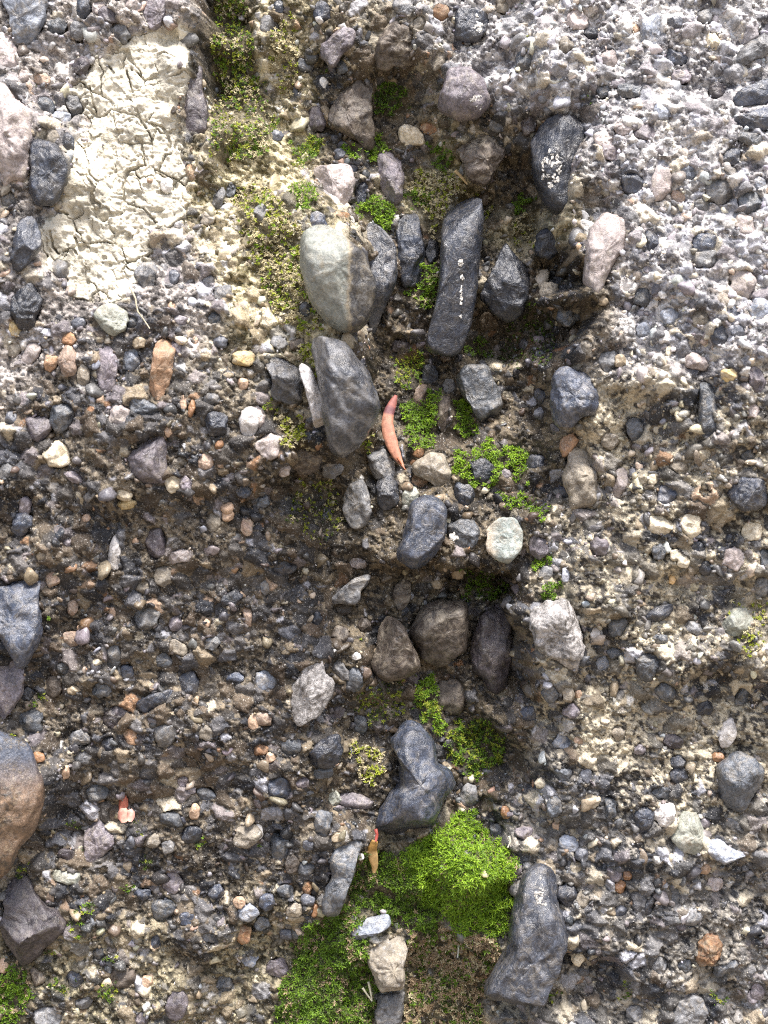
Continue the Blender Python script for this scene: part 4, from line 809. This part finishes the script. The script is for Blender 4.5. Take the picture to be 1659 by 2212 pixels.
cc = np.array([.54, .50, .41]) * (1 + .45 * fbm2(x / 40, y / 40, 56, 4))[:, None]
nx, ny = len(cax), len(cay); idx = np.arange(nx * ny).reshape(ny, nx)
quads = np.stack([idx[:-1, :-1], idx[1:, :-1], idx[1:, 1:], idx[:-1, 1:]], -1).reshape(-1, 4)
keep = (edge[quads].max(1) > .12)
quads = quads[keep]; used = np.unique(quads); rem = np.full(nx * ny, -1); rem[used] = np.arange(len(used))
me = mesh_from('clay_patch', world(x[used], y[used], h[used]), rem[quads], 4)
set_color(me, cc[used])
tag(link('clay_patch', me, clay_mat, rock), 'smooth cream patch of dry clay split by cracks')

# ------------------------------------------------------------------ gravel and sand grains cemented in the rock
def ico(sub):
    import bmesh
    bm = bmesh.new(); bmesh.ops.create_icosphere(bm, subdivisions=sub, radius=1.0)
    v = np.array([q.co[:] for q in bm.verts]); f = np.array([[q.index for q in p.verts] for p in bm.faces]); bm.free()
    return v, f
def grain_protos(sub, n, seed):
    r = np.random.default_rng(seed); v0, f = ico(sub); out = []
    for _ in range(n):
        v = v0.copy()
        for k in range(11):
            nn = r.normal(size=3); nn /= np.linalg.norm(nn); d = v @ nn; lim = r.uniform(.42, .8)
            v -= (np.maximum(0, d - lim) * .95)[:, None] * nn
        v *= 1 + .12 * r.normal(size=(len(v), 1)) * (.5 if sub > 1 else 1)
        out.append(v)
    return out, f
def rand_rot(n):
    q = rng.normal(size=(n, 4)); q /= np.linalg.norm(q, axis=1)[:, None]
    a, b, c, d = q.T
    return np.stack([np.stack([1-2*(c*c+d*d), 2*(b*c-a*d), 2*(b*d+a*c)], -1), np.stack([2*(b*c+a*d), 1-2*(b*b+d*d), 2*(c*d-a*b)], -1), np.stack([2*(b*d-a*c), 2*(c*d+a*b), 1-2*(b*b+c*c)], -1)], 1)

def scatter(n, rmin, rmax, power, sub, seed, margin=110, keep_occ=0.0, dens=None):
    px = rng.uniform(-margin, W + margin, n); py = rng.uniform(-margin, H + margin, n)
    ok = ((occ_at(px, py, OCCB) < rng.uniform(.3, .8, n)) | (rng.random(n) < keep_occ)) & (clay_at(px, py) < rng.uniform(.15, .95, n))
    ok &= rng.random(n) < (1 - .8 * np.clip(occ_at(px, py, MOSSR), 0, 1))
    ok |= (occ_at(px, py, CLAYR) > .5) & (rng.random(n) < .02)
    ok &= rng.random(n) < np.clip(.62 - 2.0 * fbm2(px / 75, py / 75, 37, 2) + .5 * zones(px, py)[:, 0], .12, 1)
    px, py = px[ok], py[ok]; n = len(px)
    x, y, h = surf(px, py)
    fx, fy = frame_of(x, y, h)
    r = rmin + (rmax - rmin) * rng.random(n) ** power
    ob = occ_at(px, py, OCCB); hh = h + micro(x, y) + carve(fx, fy) + r * rng.uniform(-.55, .3, n) + np.where((ob > .2) & (ob < .8), rng.uniform(0, 14, n), 0)
    zw = zones(px, py); pw = zw @ PW; pw /= pw.sum(1)[:, None]
    ci = (pw.cumsum(1) > rng.random(n)[:, None]).argmax(1)
    c = PAL[ci] * rng.uniform(.65, 1.4, (n, 1)) * rng.uniform(.93, 1.07, (n, 3))
    tl = np.clip(.5 + 1.5 * fbm2(x / 55, y / 55, 31, 3), 0, 1)[:, None]; lt = ((zw @ MC[:, 0]) * tl + (zw @ MC[:, 1]) * (1 - tl)) * .8; c = c * .65 + lt * .35
    protos, f = grain_protos(sub, 10, seed)
    pi = rng.integers(0, 10, n); P = np.array(protos)[pi]                     # n, nv, 3
    sc3 = np.stack([rng.uniform(.75, 1.45, n), rng.uniform(.6, 1.05, n), rng.uniform(.5, .95, n)], 1) * r[:, None]
    Q = np.einsum('nij,nkj->nki', rand_rot(n), P * sc3[:, None, :]) * S
    Q += world(x, y, hh)[:, None, :]
    nv = P.shape[1]
    F = (f[None] + (np.arange(n) * nv)[:, None, None]).reshape(-1, 3)
    return Q.reshape(-1, 3), F, np.repeat(c, nv, 0)
def moss_leaves(poly, pals, sp, L, wd, over_stone, fall=None):
    p = np.array(poly); x0, y0 = p.min(0); x1, y1 = p.max(0)
    gx, gy = np.meshgrid(np.arange(x0 - 6, x1 + 6, sp), np.arange(y0 - 6, y1 + 6, sp))
    px = (gx + rng.uniform(-sp, sp, gx.shape) * .7).ravel(); py = (gy + rng.uniform(-sp, sp, gx.shape) * .7).ravel()
    jx = px + 30 * noise2(px / 24, py / 24, 91) + 14 * noise2(px / 9, py / 9, 96); jy = py + 30 * noise2(px / 24, py / 24, 92) + 14 * noise2(px / 9, py / 9, 97)
    ok = inside(poly, jx, jy)
    if not over_stone: ok &= (occ_at(px, py) < .5) | (rng.random(px.shape) < .1)
    ok &= (noise2(px / 16, py / 16, 93) + .5 * noise2(px / 7, py / 7, 94)) > (-.6 if L > 9.9 else -.26)
    px, py = px[ok], py[ok]; n = len(px)
    if n == 0: return None
    x, y, h = surf(px, py)
    e = 6.0
    gxn = (macro(x + e, y) - macro(x - e, y)) / (2 * e); gyn = (macro(x, y + e) - macro(x, y - e)) / (2 * e)
    nrm = np.stack([-gxn, -np.ones(n), gyn], 1)                  # outwards (towards -Y), world axes; z = -y
    nrm /= np.linalg.norm(nrm, axis=1)[:, None]
    axis = nrm * .75 + np.array([0, -.15, .55]) + rng.normal(size=(n, 3)) * .28
    axis /= np.linalg.norm(axis, axis=1)[:, None]
    lift = rng.uniform(.0, 1.0, n) * L * .7
    up = occ_at(px, py) if over_stone else 0
    base = h + micro(x, y) + 6 + lift + (34 * up if over_stone else 0)
    C = world(x, y, base)
    pick = rng.random(n) + 0.45 * noise2(px / 30, py / 30, 95)
    cum = np.cumsum([q[1] for q in pals]); pick = np.clip(pick, 0, .9999) * cum[-1]
    ci = (cum[None, :] > pick[:, None]).argmax(1)
    PA = np.array([q[0][0] for q in pals]); PB = np.array([q[0][1] for q in pals])
    k = 8 if L > 12 else 6
    t1 = np.cross(axis, rng.normal(size=(n, 3))); t1 /= np.linalg.norm(t1, axis=1)[:, None]; t2 = np.cross(axis, t1)
    V, Cc = [], []
    for q in range(k):
        a = 2 * math.pi * q / k + rng.uniform(-.4, .4, n)
        el = rng.uniform(.25, 1.15, n)
        rad = np.cos(a)[:, None] * t1 + np.sin(a)[:, None] * t2
        d = rad * np.cos(el)[:, None] + axis * np.sin(el)[:, None]
        side = np.cross(d, axis); side /= np.linalg.norm(side, axis=1)[:, None] + 1e-9
        ll = (L * rng.uniform(.55, 1.2, n) * S)[:, None]; ww = (wd * rng.uniform(.7, 1.2, n) * S)[:, None] * .5
        b = C + axis * (rng.uniform(-.3, .3, n) * L * S)[:, None]
        mid = b + d * ll * .5; tip = b + d * ll * .98 - axis * ll * .18 + rad * ll * .06
        V += [b - side * ww * .5, b + side * ww * .5, mid + side * ww, mid - side * ww, tip]
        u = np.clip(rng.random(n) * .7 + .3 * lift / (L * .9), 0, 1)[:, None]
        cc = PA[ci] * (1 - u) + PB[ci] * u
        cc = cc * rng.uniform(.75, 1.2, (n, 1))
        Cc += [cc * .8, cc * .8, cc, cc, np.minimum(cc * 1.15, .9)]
    V = np.stack(V, 1); Cc = np.stack(Cc, 1)                    # n, 5k, 3
    f = []
    for q in range(k): f += [(5*q, 5*q+1, 5*q+2), (5*q, 5*q+2, 5*q+3), (5*q+3, 5*q+2, 5*q+4)]
    f = np.array(f)
    F = (f[None] + (np.arange(n) * 5 * k)[:, None, None]).reshape(-1, 3)
    return V.reshape(-1, 3), F, Cc.reshape(-1, 3)

def join(parts):
    Vs, Fs, Cs = [], [], []; o = 0
    for v, f, c in parts: Vs.append(v); Fs.append(f + o); Cs.append(c); o += len(v)
    return np.vstack(Vs), np.vstack(Fs), np.vstack(Cs)

film = []
for key, poly, pals, sp, L_, wd, lab in MOSS:
    r = moss_leaves(poly, pals, sp, L_, wd, key in ('boulder',))
    if r is None: continue
    if lab is None: film.append(r); continue
    if key == 'bright':                                          # second, higher tier of shoots in the middle of the cushion
        inner = [((q[0] - 1005) * .86 + 1005, (q[1] - 1880) * .86 + 1880) for q in poly]
        r2 = moss_leaves(inner, [(GB, .85), (GM, .15)], 8, 12, 2.3, False)
        r2 = (r2[0] + np.array([0, -9 * S, 3 * S]), r2[1], r2[2]); r = join([r, r2])
    v, f, c = r
    base = v.mean(0)
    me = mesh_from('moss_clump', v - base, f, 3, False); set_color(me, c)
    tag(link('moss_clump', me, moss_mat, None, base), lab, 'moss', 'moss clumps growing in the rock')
v, f, c = join(film)
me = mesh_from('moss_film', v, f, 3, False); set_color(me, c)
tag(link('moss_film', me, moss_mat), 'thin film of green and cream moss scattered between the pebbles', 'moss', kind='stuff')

# ------------------------------------------------------------------ gravel (after the moss so that it stays clear of it)
g = [scatter(2600, 11, 25, 1.7, 2, 20), scatter(15000, 5.5, 15, 2.2, 2, 21), scatter(46000, 2.4, 6.2, 1.3, 1, 22, keep_occ=.03)]
cols = {'black':0,'blue':1,'slate':1,'grey':1,'mauve':2,'purple':0,'paleblue':3,'pinkgrey':2,'cream':4,'white':5,'tan':6,'yellow':4,'peach':7,'orange':7,'rust':8,'brown':9,'green':6}
for o, m in EXTRA:
    me = o.data; vv = np.empty(len(me.vertices) * 3, np.float32); me.vertices.foreach_get('co', vv); vv = vv.reshape(-1, 3) + np.array(o.location)
    me.calc_loop_triangles(); ff = np.empty(len(me.loop_triangles) * 3, np.int32); me.loop_triangles.foreach_get('vertices', ff)
    cm = PAL[cols.get(m, 1)] * (np.array([1.25, .95, .6]) if m == 'yellow' else 1)
    g.append((vv, ff.reshape(-1, 3), np.repeat(cm[None], len(vv), 0)))
    bpy.data.objects.remove(o); bpy.data.meshes.remove(me)
v, f, c = join(g)
me = mesh_from('gravel', v, f, 3, True); set_color(me, c)
print('gravel tris', len(f))
tag(link('gravel', me, grit_mat, rock), 'small grains and grit cemented between the pebbles', None, None, 'stuff')
# ------------------------------------------------------------------ crusts and veins on some of the large stones (their parts)
def crust(o, name, cx, cy, rx, ry, n, r0, mat, seed, lace=False):
    """small lumps stuck on the front of stone o around the frame position (cx, cy)"""
    r = np.random.default_rng(seed)
    me = o.data; vv = np.empty(len(me.vertices) * 3, np.float32); me.vertices.foreach_get('co', vv); vv = vv.reshape(-1, 3)
    nn = np.empty(len(me.vertices) * 3, np.float32); me.vertices.foreach_get('normal', nn); nn = nn.reshape(-1, 3)
    loc = np.array(o.location); hc = o['_h']
    wx, wy = to_wall(cx, cy, hc); ctr = world(wx, wy, hc) - loc
    pr, f = grain_protos(2, 6, seed); V, F = [], []; k = 0; no = 0
    fr = nn[:, 1] < -.15
    P = vv[fr]
    for _ in range(n):
        a = r.uniform(0, 6.283); q = math.sqrt(r.random())
        if lace and noise2(np.array([math.cos(a) * q * rx / 6.5]), np.array([math.sin(a) * q * ry / 6.5]), seed)[0] < .02: continue
        tx, tz = ctr[0] + math.cos(a) * q * rx * S, ctr[2] + math.sin(a) * q * ry * S
        d = (P[:, 0] - tx) ** 2 + (P[:, 2] - tz) ** 2
        w = np.exp(-d / (6 * S) ** 2) + 1e-12; yy = (P[:, 1] * w).sum() / w.sum()
        s = r0 * S * r.uniform(.25, 1.25) ** 1.5
        v = pr[r.integers(0, 6)] * np.array([s * r.uniform(.6, 1.6), s * .22, s * r.uniform(.6, 1.9)]) + np.array([tx, yy - s * .1, tz])
        V.append(v); F.append(f + no); no += len(v)
    m2 = mesh_from(name, np.vstack(V), np.vstack(F), 3)
    return link(name, m2, M[mat], o)
crust(big['whitecrust'], 'white_crust', 1186, 375, 20, 42, 520, 3.0, 'lichen', 1, True)
crust(big['longblack'], 'mineral_spot', 992, 578, 5, 8, 34, 3.4, 'lichen', 2)
crust(big['longblack'], 'mineral_spot', 996, 608, 4, 4, 16, 2.8, 'lichen', 12)
crust(big['longblack'], 'mineral_spot', 994, 645, 2, 22, 34, 2.2, 'lichen', 3)
crust(big['longblack'], 'mineral_spot', 992, 688, 3, 3, 10, 2.4, 'lichen', 13)
crust(big['bluehook'], 'white_crust', 978, 1160, 9, 8, 12, 4.2, 'lichen', 4)
crust(big['longlow'], 'white_crust', 1165, 1915, 16, 30, 200, 2.8, 'lichen', 6, True)
crust(big['topblack'], 'white_vein', 1032, 58, 9, 24, 140, 2.8, 'lichen', 7, True)
crust(big['violet'], 'white_crust', 1030, 228, 18, 14, 150, 2.6, 'lichen', 9, True)

# ------------------------------------------------------------------ leaves and plant scraps
def strip(name, pts, widths, colors, h, mat, parent=None, loc=None, curl=2.5, thick=1.2, off=None):
    """a thin curled blade along pts (frame units), with thickness; h = height of each point above the wall"""
    n = len(pts); V, C, F = [], [], []
    for i in range(n):
        a = np.array(pts[max(i - 1, 0)], float); b = np.array(pts[min(i + 1, n - 1)], float); t = b - a; t /= np.linalg.norm(t) + 1e-9
        nn = np.array([-t[1], t[0]])
        for s, hh in ((-1, 0), (-.5, curl * .7), (0, curl), (.5, curl * .7), (1, 0)):
            q = np.array(pts[i]) + nn * s * widths[i]
            wx, wy = to_wall(q[0], q[1], h[i]); V.append(world(wx, wy, h[i] + hh)); C.append(colors[i])
    m = len(V)
    V += [v + np.array([0, thick * S, 0]) for v in V]; C += [tuple(np.array(c) * .8) for c in C]
    for i in range(n - 1):
        for j in range(4):
            a = i * 5 + j; F.append((a, a + 1, a + 6, a + 5)); F.append((m + a, m + a + 5, m + a + 6, m + a + 1))
        for j in (0, 4):
            a = i * 5 + j; F.append((a, a + 5, m + a + 5, m + a) if j == 0 else (a, m + a, m + a + 5, a + 5))
    for a0 in (0, (n - 1) * 5):
        for j in range(4): F.append((a0 + j, m + a0 + j, m + a0 + j + 1, a0 + j + 1))
    V = np.array(V); loc = V.mean(0) if loc is None else np.array(loc)
    me = bpy.data.meshes.new(name); me.from_pydata((V - loc).tolist(), [], F); me.polygons.foreach_set('use_smooth', np.ones(len(me.polygons), bool)); set_color(me, np.array(C))
    return link(name, me, mat, parent, None if parent is not None else loc), loc

def lin(pts, n):
    p = np.array(pts, float); L = np.concatenate([[0], np.cumsum(np.linalg.norm(np.diff(p, axis=0), axis=1))]); s = np.linspace(0, L[-1], n)
    return np.stack([np.interp(s, L, p[:, 0]), np.interp(s, L, p[:, 1])], 1), s / L[-1]

def sh(x, y): return float(surf(np.array([x]), np.array([y]))[2][0])

def leaf(name, path, wfun, cfun, lift, label, n=16, bend=0.0, curl=2.5):
    p, u = lin(path, n)
    h0, h1 = sh(*p[0]), sh(*p[-1])
    hs = [h0 * (1 - t) + h1 * t + lift + bend * math.sin(t * math.pi) for t in u]
    need = max(sh(*a) + 16 - b for a, b in zip(p, hs)); hs = [b + max(0, need) for b in hs]
    root = bpy.data.objects.new(name, None); root.empty_display_size = .01; col.objects.link(root)
    wx, wy = to_wall(p[-1][0], p[-1][1], hs[-1]); root.location = world(wx, wy, hs[-1])
    bl, loc = strip('blade', [tuple(q) for q in p], [max(wfun(t), .5) for t in u], [cfun(t) for t in u], hs, leaf_mat, None, None, curl)
    bl.parent = root; bl.location = Vector(loc) - root.location
    tag(root, label, 'leaf')
    return root, p, hs

# red leaf in the gully
rl, p, hs = leaf('fallen_leaf', T(1,1,[(908,902),(888,950),(862,1010),(850,1080),(862,1160),(888,1240),(920,1310),(962,1378)]),
     lambda t: np.interp(t, [0, .08, .2, .3, .45, .62, .8, .92, 1], [3, 8, 11, 12, 13.5, 14, 10, 5, 1]), lambda t: (.30, .105, .085) if t < .17 else ((.15, .055, .06) if t < .27 else (.43, .20, .13)), 66, 'long orange-red leaf standing in the gully right of the banded boulder', 30, 4, 2)
st, _ = strip('stalk', T(1,1,[(915,1305),(940,1345),(968,1385)]), [2.6, 1.8, 1.2], [(.4, .13, .06)] * 3, [hs[-1] - 1, hs[-1] - 3, hs[-1] - 8], leaf_mat)
st.location = st.location - rl.location; st.parent = rl
# yellow leaf on the dark moss
yl, p, hs = leaf('fallen_leaf', T(1,3,[(772,470),(752,530),(762,590),(770,640),(762,680)]),
     lambda t: 4.0 + 6.5 * math.sin(min(1, t * .9 + .12) * math.pi), lambda t: (.42, .24, .07) if t < .35 else (.75, .5, .22), 24, 'small yellow leaf with a red stalk on the dark moss', 14, 5)
st, _ = strip('stalk', T(1,3,[(775,395),(784,430),(776,475)]), [3.4, 3.6, 2.6], [(.32, .06, .045)] * 3, [hs[0] + 1] * 3, leaf_mat)
st.location = st.location - yl.location; st.parent = yl
# pink petal with its red bud scale
pr = bpy.data.objects.new('fallen_petal', None); pr.empty_display_size = .01; col.objects.link(pr)
hb = sh(270, 1755) + 14; wx, wy = to_wall(270, 1765, hb); pr.location = world(wx, wy, hb)
a1, _ = strip('bud_scale', T(0,3,[(795,165),(800,200),(800,240),(790,275)]), [4, 10, 10.5, 7], [(.36, .11, .07)] * 4, [hb] * 4, leaf_mat, curl=4)
a2, _ = strip('petal_lobe', T(0,3,[(800,258),(800,285),(800,320),(805,352)]), [6, 12, 13, 6], [(.72, .36, .28)] * 4, [hb + 5] * 4, leaf_mat, curl=5)
a3, _ = strip('petal_lobe', T(0,3,[(838,268),(846,290),(848,315),(840,345)]), [5, 9, 9, 5], [(.76, .42, .34)] * 4, [hb + 6] * 4, leaf_mat, curl=5)
for a in (a1, a2, a3): a.location = a.location - pr.location; a.parent = pr
tag(pr, 'pink petal with a red bud scale low on the left block', 'petal')
# straw scraps
def straw(paths, label, c, w, lift, name='dry_stalk'):
    objs = []
    for q in paths:
        pp, u = lin(q, 8); hh = [sh(*s) + lift for s in pp]; hh = [sum(hh) / len(hh)] * 8
        objs.append(strip('stem', [tuple(s) for s in pp], [w * (1 - .5 * t) for t in u], [c] * 8, hh, leaf_mat, curl=1.2)[0])
    o = objs[0]; 
    if len(objs) > 1:
        root = bpy.data.objects.new(name, None); root.empty_display_size = .01; col.objects.link(root); root.location = o.location
        loc = o.location.copy()
        for b in objs: b.location = b.location - loc; b.parent = root
        o = root
    else: o.name = name
    tag(o, label, 'stalk')
straw([T(1,3,[(728,1385),(742,1450),(752,1512)]), T(1,3,[(690,1425),(725,1475),(752,1512)])], 'pale forked dry stalk on the green moss at the bottom', (.72, .68, .5), 2.6, 24)
straw([T(1,0,[(1290,1105),(1335,1150),(1372,1195)])], 'small tan needle above the top of the long black stone', (.6, .42, .2), 4.2, 30)
straw([T(1,3,[(1285,1080),(1315,1130),(1312,1190),(1305,1230)])], 'pale spore stalk rising from the brown moss', (.5, .5, .42), 3.2, 30)
straw([T(0,1,[(840,195),(880,280),(885,350),(930,410),(970,470)])], 'thin pale root thread hanging below the clay', (.62, .55, .4), 2.2, 22, 'root_thread')
straw([T(1,3,[(1640,440),(1648,480),(1632,515)])], 'thin pale straw beside the bright moss cushion', (.7, .66, .52), 2.4, 16)
straw([T(1,3,[(1462,670),(1482,695),(1505,700)])], 'cream scrap lying on the bright moss cushion', (.85, .75, .45), 8, 34, 'leaf_scrap')
straw([T(1,3,[(560,1000),(575,1060)])], 'short straw on the moss left of the pale flat stone', (.65, .62, .45), 2.0, 22)
for o in list(bpy.data.objects):
    if '_h' in o: del o['_h']
nt_ = sum(len(o.data.polygons) for o in bpy.data.objects if o.type == 'MESH')
print('faces', nt_)
